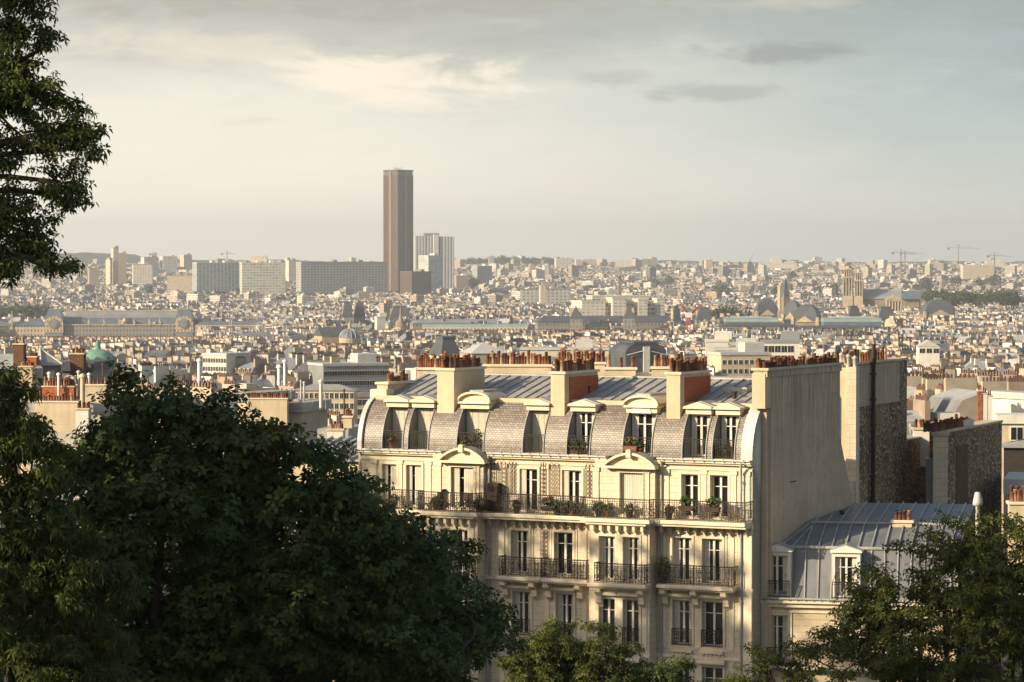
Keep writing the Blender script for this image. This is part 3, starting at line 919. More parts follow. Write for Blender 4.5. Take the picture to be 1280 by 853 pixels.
for s, (nx, ny) in enumerate(((0, -1), (-1, 0), (1, 0), (0, 1))):
    fn = MB()
    for t in np.linspace(-.95, .95, 15):
        e = a+1.25 if abs(t) < .4 else a+1.2*(1-(abs(t)-.4)/.6)+.05
        if nx == 0: fn.box(t*a-.22, t*a+.22, ny*e-.35, ny*e+.35, 0, Hh-5)
        else: fn.box(nx*e-.35, nx*e+.35, t*a-.22, t*a+.22, 0, Hh-5)
    part('fins', fn, 'brown_block', root)
    gr = MB()
    if nx == 0: gr.box(-2.4, 2.4, ny*(a+1.25)-.3, ny*(a+1.25)+.3, 0, Hh-2.5)
    else: gr.box(nx*(a+1.25)-.3, nx*(a+1.25)+.3, -2.4, 2.4, 0, Hh-2.5)
    part('service_band', gr, 'far_stone_dark', root)
for q in range(6): part('roof_mast', MB().cyl((random.uniform(-10, 10), random.uniform(-10, 10), Hh), (random.uniform(-10, 10), 0, Hh+4), .3, n=5), 'far_grey', root)

# white striped hotel tower
root = place('hotel_tower', 'white and grey striped tower block just right of the brown skyscraper', 'tower block', 543, 5400, 358, R(12), phrase='the white striped tower block', py=350, sink=15)
H2 = M_(358-296, 5400)+15; u = 5400/F
part('left_wing', MB().box(-26*u, -1*u, -14, 14, 0, H2+1), 'white_strips', root)
part('right_wing', MB().box(1*u, 23*u, -16, 16, 0, H2), 'white_strips', root)
part('core', MB().box(-3*u, 3*u, -18, 12, 0, H2+3), 'far_white', root)
part('plant_room', MB().cham(-14*u, 5*u, -9, 9, H2+1, H2+6, .5), 'far_grey', root)
for q in (-14, -11, -3, 0, 5): part('roof_mast', MB().cyl((q*u, 0, H2+5), (q*u, 0, H2+10), .5, n=6), 'far_white', root)
simple('office_block', 'pale glassy office block in front of the white striped tower', 'office block', 523, 553, 320, 358, 5150, 'glass_block', 'far_white', 30, R(35))
simple('office_block', 'dark brown office block at the foot of the skyscraper', 'office block', 500, 539, 340, 368, 4950, 'brown_block', 'far_stone_dark', 32, R(38))
# long slab blocks left of the tower
G = 'long slab blocks left of the skyscraper'
simple('slab_block', 'blue-grey striped slab block, leftmost of the long slabs', 'office block', 241, 300, 329, 356, 4900, 'slab_blue', 'far_white', 22, R(24), group=G, phrase='the blue-grey slab block')
simple('slab_block', 'cream and green glazed slab block with a stepped roof', 'office block', 299, 357, 329, 362, 4850, 'slab_cream', 'far_white', 26, R(14), group=G, phrase='the cream glazed slab block')
simple('roof_pavilion', 'small cream penthouse block on top of the glazed slab block', 'penthouse', 314, 334, 321, 330, 4870, 'flats_cream', 'far_white', 14, sink=2)
simple('slab_block', 'very long speckled grey slab block ending at the skyscraper', 'office block', 371, 484, 328, 360, 5050, 'slab_grey', 'far_grey', 24, R(25), group=G, phrase='the long grey slab block')
clear(240, 500, 358, 4840)
# far cream towers at the left
G = 'high-rise blocks on the left skyline'
def hi(label, p0, p1, pt, pb, Y, m, rot=0.4): return simple('residential_tower', label, 'tower block', p0, p1, pt, pb, Y, m, 'far_stone', 18, rot, group=G)
hi('tallest cream tower block, topped by a notched penthouse', 138, 149, 310, 352, 5800, 'flats_cream')
hi('cream tower block joined right of the tallest tower', 147, 159, 317, 352, 5830, 'flats_tan', 0.2)
hi('slim cream tower block joined left of the tallest tower', 132, 141, 325, 352, 5780, 'flats_cream', 0.6)
hi('broad white block of flats right of the cream towers', 165, 191, 331, 352, 5700, 'flats_white', 0.2)
hi('stepped pale block of flats behind the white one', 176, 198, 322, 345, 6300, 'flats_white', 0.5)
hi('tan block of flats left of the cream towers', 109, 124, 336, 352, 5600, 'flats_tan', 0.3)
hi('cream block of flats low on the skyline', 208, 242, 345, 362, 5000, 'flats_cream', 0.1)
hi('distant grey tower block at the ridge', 186, 197, 317, 330, 8000, 'flats_tan', 0.1)
hi('pair-like cream tower block on the ridge', 225, 240, 319, 334, 7800, 'flats_cream', 0.7)
hi('grey tower block on the ridge left of the slab', 203, 222, 321, 336, 7600, 'slab_grey', 0.2)
hi('pale block between the two glazed slabs and the long one', 357, 371, 326, 345, 6000, 'flats_white', 0.4)
NAMED.append((148, 345, 'the tallest cream tower block'))
G = 'pale blocks on the right-hand horizon'
def lo(label, p0, p1, pt, pb, Y, m, rot=0.2): return simple('skyline_block', label, 'block of flats', p0, p1, pt, pb, Y, m, 'far_white', 22, rot, group=G)
lo('bright white slab on the horizon right of the skyscraper', 693, 716, 323, 332, 8600, 'flats_white')
lo('cream block beside the white slab on the horizon', 718, 745, 325, 332, 8700, 'flats_cream')
lo('thin pale tower near the two low white slabs', 678, 686, 332, 344, 7000, 'flats_white')
lo('white long hall below the wooded ridge', 636, 662, 341, 347, 7000, 'flats_white', 0)
lo('pinkish cluster block on the middle horizon', 800, 820, 324, 334, 8400, 'flats_tan')
lo('white low slab on the middle horizon', 769, 790, 326, 333, 8600, 'flats_white', 0)
lo('pale tower on the horizon above the red crane', 880, 890, 325, 337, 8000, 'flats_cream')
lo('very long low white slab on the horizon', 949, 996, 329, 335, 8200, 'flats_white', 0)
lo('white cube rising from the long low slab', 964, 977, 323, 331, 8230, 'flats_white', 0)
lo('broad cream block of flats under the middle crane', 1201, 1242, 332, 343, 6400, 'flats_cream', 0.1)
lo('cream block left of the dark dome on the horizon', 1160, 1170, 325, 333, 7900, 'flats_cream')
lo('low white block at the right edge of the horizon', 1232, 1255, 327, 333, 8300, 'flats_white', 0)
lo('tan flats behind the striped tower block', 590, 615, 333, 347, 6000, 'slab_grey', 0.5)
lo('cream flats right of the tan ones', 566, 586, 345, 362, 5500, 'flats_tan', 0.3)

# the river museum: a long vaulted station hall between two arched pavilions
clear(0, 245, 416, 3200); clear(240, 330, 404, 3200)
NAMED.append((150, 405, 'the long vaulted museum'))
root = place('museum', 'long stone museum with a double vaulted grey roof and arched end pavilions', 'museum', 150, 3200, 418, R(4), sink=12)
u = 3200/F; Z0 = 12
def X(px): return (px-150)*u
part('front_wall', MB().box(X(82), X(218), -8, 6, 0, Z0+10.5), 'classic_shaded', root)
co = MB(); co.box(X(80), X(220), -8.6, -8.0, Z0+9.2, Z0+10.6)
part('cornice', co, 'far_stone', root)
for zz, yy, hh, m in ((10.5, 2, 6.5, 'blue_roof'), (17.5, 26, 5.8, 'far_grey')):
    pts = [(yy-8*math.cos(t)+8, Z0+zz+hh*math.sin(t)) for t in np.linspace(0, math.pi*.5, 9)]+[(yy+40, Z0+zz+hh), (yy+40, Z0+zz-8), (yy, Z0+zz-8)]
    part('vaulted_roof', MB().prism(pts, X(80), X(220), 'x'), m, root)
    part('ridge_band', MB().box(X(80), X(220), yy+8, yy+9, Z0+zz+hh, Z0+zz+hh+.7), 'far_stone', root)
st = MB()
for px in (112, 131, 150, 168, 187, 200):
    st.box(X(px)-1.2, X(px)+1.2, -9, -6, Z0+9, Z0+13); st.cyl((X(px), -7.5, Z0+13), (X(px), -7.5, Z0+16), 1.2, .4, n=7)
part('statues', st, 'far_stone', root)
for c_ in (69, 230):
    pv = part('end_pavilion', MB().box(X(c_-11), X(c_+11), -12, 16, 0, Z0+15), 'far_grey', root)
    arc = []
    for i in range(13):
        t = math.pi*i/12
        arc.append((X(c_)-9.5*math.cos(t), Z0+11+8.2*math.sin(t)))
    part('arch', MB().prism(arc+[(X(c_)+9.5, Z0+2), (X(c_)-9.5, Z0+2)], -12.8, -12, 'y'), 'classic', pv)
    ring = MB(); ring.cyl((X(c_), -13.6, Z0+11), (X(c_), -12.8, Z0+11), 5.2, n=20); part('clock_rim', ring, 'far_stone_dark', pv)
    part('clock_face', MB().cyl((X(c_), -14.0, Z0+11), (X(c_), -13.6, Z0+11), 3.6, n=20), 'far_grey', pv)
    part('roof', MB().frust(X(c_-12), X(c_+12), -12.5, 17, Z0+15, X(c_-7), X(c_+7), -4, 10, Z0+25), 'blue_roof', pv)
    part('roof_crest', MB().box(X(c_-7.5), X(c_+7.5), -4.5, 10.5, Z0+25, Z0+26), 'far_grey', pv)
part('side_wing', MB().box(X(14), X(58), -6, 20, 0, Z0+9), 'classic', root)
part('side_wing_roof', MB().frust(X(13), X(58), -7, 21, Z0+9, X(15), X(58), 0, 16, Z0+13), 'blue_roof', root)
part('mast', MB().box(X(16), X(17.5), -7, -5, 0, Z0+24), 'far_stone', root)
simple('riverside_range', 'long low stone range with blue-grey roof right of the museum', 'palace wing', 245, 330, 402, 412, 3150, 'classic', 'blue_roof', 16, 0, 'hip', 4)
simple('riverside_range', 'long stone range at the left edge beside the museum', 'palace wing', -40, 20, 404, 418, 3240, 'classic', 'blue_roof', 20, 0, 'hip', 4)

# big wheel
root = place('ferris_wheel', 'thin white big wheel among the roofs right of the museum', 'ferris wheel', 322, 2700, 409, R(14), sink=0, phrase='the thin white big wheel', py=395)
u = 2700/F; rad = 36*u
rim = MB()
for rr in (rad, rad*.93):
    for i in range(64):
        t0, t1 = 2*math.pi*i/64, 2*math.pi*(i+1)/64
        rim.cyl((rr*math.cos(t0), 0, rr*math.sin(t0)), (rr*math.cos(t1), 0, rr*math.sin(t1)), .22, n=4, cap=False)
part('rim', rim, 'steel_white', root)
sp = MB()
for i in range(28):
    t = 2*math.pi*i/28; sp.cyl((0, 0, 0), (rad*math.cos(t), 0, rad*math.sin(t)), .10, n=4, cap=False)
part('spokes', sp, 'steel_white', root)
part('hub', MB().cyl((0, -2, 0), (0, 2, 0), 1.4, n=12), 'steel_white', root)
for s in (-1, 1):
    lg = MB(); lg.cyl((0, s*2, 0), (-9, s*6, -rad-3), .4, n=6); lg.cyl((0, s*2, 0), (9, s*6, -rad-3), .4, n=6)
    part('support', lg, 'steel_white', root)
for i in range(14):
    t = 2*math.pi*i/14
    cb = MB().cham(-.9, .9, -.9, .9, -2.4, -.3, .3)
    part('cabin', cb, 'far_white', root, (rad*math.cos(t), 0, rad*math.sin(t)))

# ribbed dome church and its gabled neighbour
clear(392, 455, 424, 2300)
root, a, b, h, H = simple('church', 'church with a broad dark slate gable roof beside the ribbed dome', 'church', 392, 440, 409, 426, 2310, 'far_stone', 'dark_roof', 20, R(20), 'gable', 11, phrase='the slate gabled church')
root = place('domed_church', 'small church under a ribbed grey lead dome with a lantern', 'church', 437, 2300, 426, 0, phrase='the ribbed grey dome', py=418)
u = 2300/F
part('drum', MB().lathe([(13*u*1.02, 0), (13*u*1.02, 12)], 20, smooth=False), 'far_stone', root)
prof = [(13*u*math.cos(t), 12+11.5*u*math.sin(t)) for t in np.linspace(0, 1.42, 9)]
part('dome', MB().lathe(prof, 24), 'blue_roof', root)
rb = MB()
for i in range(14):
    t = 2*math.pi*i/14
    for k in range(len(prof)-1):
        p, q = prof[k], prof[k+1]
        rb.cyl((p[0]*math.cos(t)*1.01, p[0]*math.sin(t)*1.01, p[1]), (q[0]*math.cos(t)*1.01, q[0]*math.sin(t)*1.01, q[1]), .32, n=4, cap=False)
part('ribs', rb, 'zinc_light', root)
part('lantern', MB().lathe([(1.2, 12+11*u), (1.2, 15+11*u), (.2, 18+11*u)], 8), 'far_stone', root)

# steep pavilions and long roofs of the palaces
clear(423, 530, 408, 2950); clear(515, 870, 408, 2900)
G = 'steep-roofed palace pavilions'
def pav(label, p0, p1, pt, pb, rh, Y, rot=0.15, roof='pavilion', m='dark_roof', phrase=None):
    r_, a, b, h, H = simple('palace_pavilion', label, 'pavilion', p0, p1, pt, pb, Y, 'classic_shaded', m, M_(p1-p0, Y)*.8, rot, roof, rh, G, phrase)
    for s in (-1, 1):
        part('chimney', MB().cham(s*a*.72-1.2, s*a*.72+1.2, -2, 2, h-1, H-(H-h)*.15, .2), 'far_stone', r_)
    return r_
pav('leftmost dark palace pavilion roof below the skyscraper', 427, 441, 378, 410, 18, 3000)
pav('dark palace pavilion roof joined right of the leftmost one', 441, 457, 379, 410, 18, 3010)
pav('dark sloping pavilion roof behind the pale conical spire', 484, 515, 383, 410, 19, 3000, 0.1, phrase='the dark sloping pavilion')
root = place('stone_spire', 'pale stone conical spire in front of the dark sloping pavilion', 'spire', 501, 2850, 411, 0, phrase='the pale conical spire', py=400)
part('base', MB().lathe([(5, 0), (5, 12)], 8, smooth=False), 'far_stone', root)
part('cone', MB().lathe([(5.6, 12), (2.8, 17), (1.4, 20), (1.0, 27), (.2, 31)], 8), 'far_stone_dark', root)
simple('white_tower', 'slim white lift tower left of the conical spire', 'tower', 468, 482, 397, 416, 2700, 'far_white', 'far_white', 8, 0.3)
simple('stone_drum', 'round-looking tan block between the two dark pavilions', 'tower', 474, 490, 380, 400, 3100, 'flats_tan', 'far_stone', 10, 0.5)
simple('palace_wing', 'long grey zinc palace roof right of the conical spire', 'palace wing', 512, 672, 399, 414, 2920, 'classic_shaded', 'far_grey', 20, R(10), 'hip', 5, phrase='the long grey palace roof')
simple('glazed_hall', 'long pale blue glazed roof in front of the palace wing', 'hall', 528, 660, 405, 414, 2800, 'classic', 'pale_copper', 14, R(-1), 'barrel_x', 4)
simple('palace_wing', 'long dark slate palace roof below the stepped white building', 'palace wing', 668, 845, 395, 414, 2900, 'classic_shaded', 'dark_roof', 18, R(8), 'hip', 8, phrase='the long dark palace roof')
pav('small pointed dark pavilion on the left of the long dark roof', 712, 728, 383, 404, 16, 2880, 0, 'pyramid')
pav('small pointed dark pavilion on the right of the long dark roof', 779, 793, 383, 404, 15, 2880, 0, 'pyramid')
pav('dark pavilion left of the red crane', 838, 851, 383, 410, 18, 2900, 0.4)
pav('dark pavilion right of the red crane', 868, 892, 385, 410, 15, 2900, 0.1)
pav('stone pavilion with slanting dark roof under the palace domes', 1094, 1119, 384, 404, 16, 2700, 0.15, phrase='the steep dark pavilion')
pav('narrow dark pavilion left of the slanting one', 1056, 1076, 383, 400, 12, 2800, 0.3)
# stepped modern white building
clear(712, 832, 395, 3300)
NAMED.append((772, 385, 'the stepped white building'))
root = place('stepped_building', 'large white concrete building with stepped terraces above the long dark roof', 'building', 772, 3300, 397, R(14), sink=12)
u = 3300/F
for i, (p0, p1, q0, q1, y0) in enumerate(((-50, -20, 0, 20, -12), (-52, 58, 0, 12, -6), (-40, 56, 12, 20, 2), (-30, 44, 20, 26, 8), (-12, 6, 0, 24, -16), (22, 34, 0, 22, -14), (48, 58, 0, 23, -10))):
    part('wing', MB().box(p0*u, p1*u, y0, 30+i, 0, 12+q1*u), 'bands' if i in (1, 2, 3) else 'flats_white', root)
    part('parapet', MB().box(p0*u-.4, p1*u+.4, y0-.4, 30.4+i, 12+q1*u, 12+q1*u+1.1), 'far_white', root)
simple('stone_tower', 'square cream belfry with a dark lead cap left of the stepped building', 'tower', 674, 682, 357, 374, 4200, 'flats_cream', 'far_stone', 8, .2)
simple('dark_block', 'dark grey slab of flats either side of the cream belfry', 'block of flats', 650, 712, 362, 375, 4230, 'slab_grey', 'far_stone_dark', 14, .05)
simple('stone_tower', 'slender dark bell tower above the stepped building', 'tower', 772, 777, 343, 366, 4500, 'far_stone_dark', 'dark_roof', 6, .2, 'pyramid', 6)

# the red crane
root = place('site_crane', 'red folded crane rising from the roofs, right of the long dark palace roof', 'crane', 861, 2500, 419, 0, sink=4, phrase='the red crane', py=400)
u = 2500/F
mst = MB()
for sx in (-1, 1):
    for sy in (-1, 1): mst.cyl((sx*1.3, sy*1.3, 0), (sx*1.3, sy*1.3, 22), .35, n=5)
for k in range(8):
    mst.cyl((-1.3, -1.3, k*2.7), (1.3, -1.3, k*2.7+2.7), .22, n=4); mst.cyl((1.3, 1.3, k*2.7), (-1.3, 1.3, k*2.7+2.7), .22, n=4)
part('mast', mst, 'red_paint', root)
for sx, (dx, dz) in ((-1, (-9, 33)), (1, (11, 29))):
    j = MB()
    for o in (-.7, .7): j.cyl((o, o, 20), (dx+o, o, dz), .55, .3, n=5)
    j.cyl((0, 0, 22), (dx*.55, 0, 24), .4, n=5)
    part('jib', j, 'red_paint', root)
part('cab', MB().cham(-2.6, 2.6, -2, 2, 18, 22, .4), 'steel_white', root)

# palace domes, spire and glass roofs right of the centre
clear(895, 1110, 404, 2650)
def dome(label, p0, p1, pt, pb, rh, Y, roof='dome', m='dark_roof', rot=0.1, phrase=None):
    r_, a, b, h, H = simple('palace_dome', label, 'domed pavilion', p0, p1, pt, pb, Y, 'far_stone_dark', m, M_(p1-p0, Y)*.7, rot, roof, rh, 'dark domed pavilions', phrase)
    part('crest', MB().box(-a*.22, a*.22, -b*.22, b*.22, H-.5, H+1.3), 'far_grey', r_)
    part('pediment', MB().prism([(-a*.7, h-1), (a*.7, h-1), (0, h+(H-h)*.3)], -b-1.2, -b+1, 'y'), 'far_stone', r_)
    for s in (-1, 1): part('corner_turret', MB().cham(s*a-1.3, s*a+1.3, -b-1, -b+2, 0, h+3, .4), 'far_stone', r_)
    return r_
dome('dark square-domed pavilion left of the dark spire', 943, 973, 373, 402, 20, 2750, phrase='the left dark dome')
dome('rounded dark dome just right of the dark spire', 978, 1004, 375, 402, 22, 2800, rot=-.4)
dome('broad dark dome with a pale stone flank', 990, 1028, 380, 412, 21, 2650, rot=-.3, phrase='the broad dark dome')
dome('large dark dome right of the small portico', 1151, 1194, 374, 401, 19, 3000, phrase='the large right-hand dome')
root = place('church_spire', 'slender dark church spire between the dark palace domes', 'spire', 982, 3300, 380, .3, sink=12, phrase='the dark spire', py=360)
u = 3300/F
part('tower', MB().box(-3.6, 3.6, -3.6, 3.6, 0, 12+9*u), 'far_stone_dark', root)
part('spire', MB().frust(-3.8, 3.8, -3.8, 3.8, 12+9*u, -.2, .2, -.2, .2, 12+33*u), 'dark_roof', root)
for s in (-1, 1): part('pinnacle', MB().frust(s*3.6-.8, s*3.6+.8, -4.2, -2.6, 12+8*u, s*3.6-.1, s*3.6+.1, -3.5, -3.3, 12+14*u), 'far_stone', root)
simple('church_tower', 'cream square church tower behind the dark spire', 'tower', 972, 981, 358, 380, 3350, 'far_stone', 'far_stone', 7, .3)
for lab, p0, p1 in (('low green glazed vault left of the broad dark dome', 906, 972), ('low green glazed vault right of the broad dark dome', 1028, 1100)):
    r_, a, b, h, H = simple('glazed_vault', lab, 'glass hall', p0, p1, 397, 408, 2560, 'blue_roof', 'pale_copper', 26, 0, 'barrel_x', 5, 'green glazed vaults')
    part('ridge_light', MB().box(-a*.8, a*.8, -1, 1, H, H+.8), 'zinc_light', r_)
simple('market_hall', 'dark blue flat hall roof in front of the green vaults', 'hall', 893, 1000, 404, 414, 2450, 'classic_shaded', 'dark_roof', 20, R(8), 'hip', 4)
simple('market_hall', 'dark shed roof below the broad dark dome', 'hall', 985, 1110, 407, 416, 2400, 'classic_shaded', 'dark_roof', 24, R(8), 'hip', 3)

# twin-towered church
clear(1045, 1200, 382, 3900)
NAMED.append((1066, 360, 'the twin-towered church'))
root = place('twin_towered_church', 'honey stone church with two colonnaded towers of unequal height', 'church', 1066, 3950, 384, R(-10), sink=12)
u = 3950/F
for cx, top, wd in ((-6, 50, 6.2), (7.5, 46, 5.4)):
    tw = part('tower', MB().cham((cx-wd)*u, (cx+wd)*u, -wd*u, wd*u, 0, 12+14*u, .5), 'far_stone', root)
    zb = 12+14*u
    for k, (hh, sc_) in enumerate(((top-26, 1.0), (10, .78))):
        cols_ = MB()
        q = wd*u*sc_
        for ax in (-.85, -.3, .3, .85):
            cols_.cyl((cx*u+ax*q, -q*.88, zb), (cx*u+ax*q, -q*.88, zb+hh*u-1.5), .75*sc_, n=7)
            cols_.cyl((cx*u-q*.88, ax*q, zb), (cx*u-q*.88, ax*q, zb+hh*u-1.5), .75*sc_, n=7)
            cols_.cyl((cx*u+q*.88, ax*q, zb), (cx*u+q*.88, ax*q, zb+hh*u-1.5), .75*sc_, n=7)
        part('columns', cols_, 'far_stone', tw)
        part('belfry', MB().box(cx*u-q*.62, cx*u+q*.62, -q*.62, q*.62, zb, zb+hh*u-1.5), 'far_stone_dark', tw)
        part('cornice', MB().box(cx*u-q*1.06, cx*u+q*1.06, -q*1.06, q*1.06, zb+hh*u-1.5, zb+hh*u), 'far_stone', tw)
        zb += hh*u
    part('cap', MB().lathe([(wd*u*.6, zb), (wd*u*.5, zb+2.5), (.6, zb+4)], 10, cx*u, 0), 'far_stone', tw)
part('porch', MB().box(-4*u, 4*u, -5*u, 5*u, 0, 12+20*u), 'classic', root)
part('nave', MB().box(8*u, 82*u, 6, 40, 0, 12+10*u), 'far_stone_dark', root)
part('nave_roof', MB().prism([(4, 12+10*u), (42, 12+10*u), (23, 12+22*u)], 6*u, 60*u, 'x'), 'far_grey', root)
part('choir_roof', MB().prism([(0, 12+10*u), (46, 12+10*u), (23, 12+20*u)], 60*u, 84*u, 'x'), 'blue_roof', root)
root = place('portico', 'small honey stone temple portico with a pediment below the church nave', 'portico', 1117, 3600, 386, 0, sink=8, phrase='the small temple portico', py=378)
u = 3600/F
part('pediment', MB().prism([(-10.5*u, 8+11*u), (10.5*u, 8+11*u), (0, 8+17*u)], -6, 8, 'y'), 'far_stone', root)
part('entablature', MB().box(-10*u, 10*u, -5.6, 8, 8+9*u, 8+11*u), 'far_stone', root)
for i in range(6): part('column', MB().cyl(((-9+3.6*i)*u, -4.6, 0), ((-9+3.6*i)*u, -4.6, 8+9*u), 1.1, .9, n=8), 'far_stone', root)
part('cella', MB().box(-9*u, 9*u, -1, 8, 0, 8+9*u), 'far_stone_dark', root)

# tower cranes on the horizon
def crane(label, px, pt, pb, Y, l, r, yaw):
    root = place('tower_crane', label, 'tower crane', px, Y, pb, yaw, 'tower cranes on the horizon', sink=12)
    u = Y/F; H = 12+(pb-pt)*u
    m_ = MB(); m_.box(-.75, .75, -.75, .75, 0, H); part('mast', m_, 'far_stone_dark', root)  # pale stone tone puts the haze over the cranes into their colour
    j = MB(); j.add([(0,-.7,H-6.5),(0,.7,H-6.5),(r*u,.3,H-7.6),(r*u,-.3,H-7.6),(0,0,H-5.4),(r*u,0,H-7)], [(0,1,2,3),(0,3,5,4),(1,4,5,2),(2,5,3)])
    part('jib', j, 'far_stone_dark', root)
    k = MB().box(-l*u, 0, -.5, .5, H-6.3, H-5.6); part('counter_jib', k, 'far_stone_dark', root)
    part('counterweight', MB().cham(-l*u, -l*u+4.5, -1.5, 1.5, H-9.5, H-6.3, .2), 'far_stone_dark', root)
    ti = MB(); ti.cyl((0, 0, H), (r*u*.7, 0, H-7.5), .18, n=4); ti.cyl((0, 0, H), (-l*u*.9, 0, H-5.5), .18, n=4)
    part('tie', ti, 'iron_rust', root)
crane('leftmost tower crane of the trio at the right', 1126, 312, 332, 6000, 12, 28, 0.1)
crane('small tower crane just right of the leftmost of the trio', 1131, 314, 332, 6900, 8, 22, .5)
crane('tallest tower crane, standing in the middle of the right-hand horizon', 1198, 306, 336, 5800, 14, 26, -.1)
crane('low tower crane at the far right of the horizon', 1243, 316, 332, 6100, 10, 22, 0.2)
crane('tower crane above the blue-grey slab block', 284, 314, 330, 7500, 8, 12, 0.3)
root = place('tower_crane', 'leaning reddish crane on the middle horizon', 'tower crane', 936, 8000, 334, 0, 'tower cranes on the horizon', sink=8)
part('mast', MB().box(-1, 1, -1, 1, 0, 18), 'iron_rust', root)
part('jib', MB().cyl((0, 0, 17), (10, 0, 40), .9, .5, n=5), 'iron_rust', root)

# middle distance buildings that stand out
def wins(root, a, b, h, nx, nz, w_, hh, z0, dz, m='pane', side='front', x0=None, x1=None, sill=True):
    """each window a frame with its pane set back, on the local front (y=-b)"""
    fr = MB().box(-w_/2-.12, w_/2+.12, -.10, .05, -.12, hh+.12).mesh('window', 'white_paint')
    pn = MB().box(-w_/2, -.05, -.14, -.11, 0, hh).box(.05, w_/2, -.14, -.11, 0, hh).mesh('pane', m)
    x0 = -a if x0 is None else x0; x1 = a if x1 is None else x1
    for k in range(nz):
        for i in range(nx):
            t = x0+(x1-x0)*(i+.5)/nx
            if side == 'front': loc, rz = (t, -b, z0+k*dz), 0
            else: loc, rz = (-a, t, z0+k*dz), -math.pi/2
            f = link('window', fr, root, loc, rz)
            link('pane', pn, f)
FREE.append((xat(755, 1100), xat(840, 1100), 1085, 1140))
clear(755, 840, 456, 1100); clear(530, 625, 444, 1250); clear(884, 948, 468, 990); clear(948, 1003, 449, 1080); clear(85, 155, 456, 1500); clear(250, 320, 457, 1150)
clear(384, 484, 480, 1040); clear(425, 484, 532, 980); clear(1140, 1180, 445, 1300); clear(300, 425, 500, 1000)
r_, a, b, h, H = simple('theatre', 'big dark roofed hall with curved ends behind the main chimneys', 'theatre', 763, 832, 427, 470, 1100, 'dark_roof', 'dark_roof', 18, R(16), 'barrel', 12, phrase='the big dark curved hall')
part('ridge_deck', MB().box(-a*.6, a*.6, -b-.6, b+.6, H-.4, H+.3), 'dark_roof', r_)
part('centre_pier', MB().box(-1.2, 1.2, -b-.9, -b-.3, 0, H-1.5), 'render_white', r_)
ri = MB()
for s in (-1, 1): ri.cyl((s*1.2, -b-.6, H-3), (s*a*.95, -b-.6, h-1), .16, n=5)
part('gable_trim', ri, 'steel_white', r_)
r_, a, b, h, H = simple('mansion', 'pale mansion gable with steep dark side roof behind the left chimneys', 'building', 536, 577, 422, 470, 1200, 'render_cream', 'dark_roof', 12, R(25), 'pavilion', 22, phrase='the steep dark roofed mansion')
wins(r_, a, b, h, 4, 2, 1.0, 1.6, h-4.5, 3.1)
simple('pyramid_roof', 'pale grey pyramid-roofed pavilion right of the dark roofed mansion', 'pavilion', 574, 634, 428, 462, 1150, 'flats_tan', 'zinc_light', 18, R(15), 'pyramid', 13)
simple('long_office', 'long pale office range behind the middle chimney pots', 'office block', 650, 762, 437, 470, 1180, 'bands', 'zinc_light', 14, R(-2))
r_, a, b, h, H = simple('white_office', 'white modern office with big square windows, right of centre', 'office block', 950, 1001, 428, 470, 1080, 'far_white', 'far_grey', 14, R(-4), phrase='the white office with square windows')
wins(r_, a, b, h, 5, 2, 2.0, 2.2, h-3.2, -3.3, x0=-a, x1=a*.7)
r_, a, b, h, H = simple('white_hall', 'blank white roof block left of the white office', 'building', 881, 911, 427, 446, 1200, 'far_white', 'far_white', 12, R(-3))
r_, a, b, h, H = simple('apartment_block', 'cream block with two rows of small square windows, below the white hall', 'apartment block', 886, 962, 443, 482, 1000, 'render_cream', 'zinc_light', 14, R(14), phrase='the cream block with small windows')
wins(r_, a, b, h, 9, 3, 1.0, 1.3, h-2.9, -2.9)
r_, a, b, h, H = simple('attic_block', 'white strip of attic windows on top of the cream block', 'attic', 893, 946, 438, 445, 1015, 'far_white', 'zinc_light', 8, R(-3), sink=1)
wins(r_, a, b, h, 10, 1, .9, .9, h-1.6, 0)
# green copper dome
root = place('copper_dome', 'green copper dome with a lantern above the left rooftops', 'dome', 122, 1500, 462, .2, sink=12, phrase='the green copper dome', py=445)
u = 1500/F
part('drum', MB().lathe([(25*u, 0), (25*u, 12+4*u), (26*u, 12+5*u)], 16, smooth=False), 'far_stone', root)
prof = [(25*u*math.cos(t), 12+4*u+22*u*math.sin(t)) for t in np.linspace(0, 1.3, 9)]
part('dome', MB().lathe(prof, 20), 'copper', root)
for i in range(10):
    t = 2*math.pi*i/10+.2
    part('oculus', MB().cyl((21.5*u*math.cos(t), 21.5*u*math.sin(t), 12+13*u), (23.6*u*math.cos(t), 23.6*u*math.sin(t), 12+13.4*u), 1.2, n=10), 'dark_roof', root)
part('lantern', MB().lathe([(6*u*.8, 12+24*u), (4*u, 12+26*u), (3.2*u, 12+31*u), (3.6*u, 12+32*u), (1.2*u, 12+36*u), (.2, 12+38*u)], 12), 'copper', root)
r_, a, b, h, H = simple('white_block', 'sunlit white block with a ribbon of windows right of the copper dome', 'building', 254, 312, 444, 466, 1150, 'render_white', 'zinc_light', 14, R(-34), phrase='the sunlit white block', extras=False)
wins(r_, a, b, h, 9, 2, 1.0, 1.6, h-2.6, -3.1)
r_, a, b, h, H = simple('long_office', 'long grey office with two dark window ribbons, left of the main roof', 'office block', 384, 486, 456, 520, 1040, 'far_grey', 'zinc_light', 16, R(22), phrase='the long grey office')
wins(r_, a, b, h, 26, 4, .9, 1.5, h-3.2, -3.3)
r_, a, b, h, H = simple('apartment_block', 'pinkish cream block with three rows of twin windows left of the main house', 'apartment block', 428, 486, 489, 545, 980, 'render_cream', 'slate', 13, R(14), 'hip', 6, phrase='the pinkish cream block')
wins(r_, a, b, h, 7, 4, 1.5, 1.7, h-2.5, -3.0)
r_, a, b, h, H = simple('apartment_block', 'cream mansard block with a row of white attic windows above the zinc roof', 'apartment block', 368, 446, 480, 530, 900, 'render_cream', 'zinc', 12, R(-2), 'hip', 7)
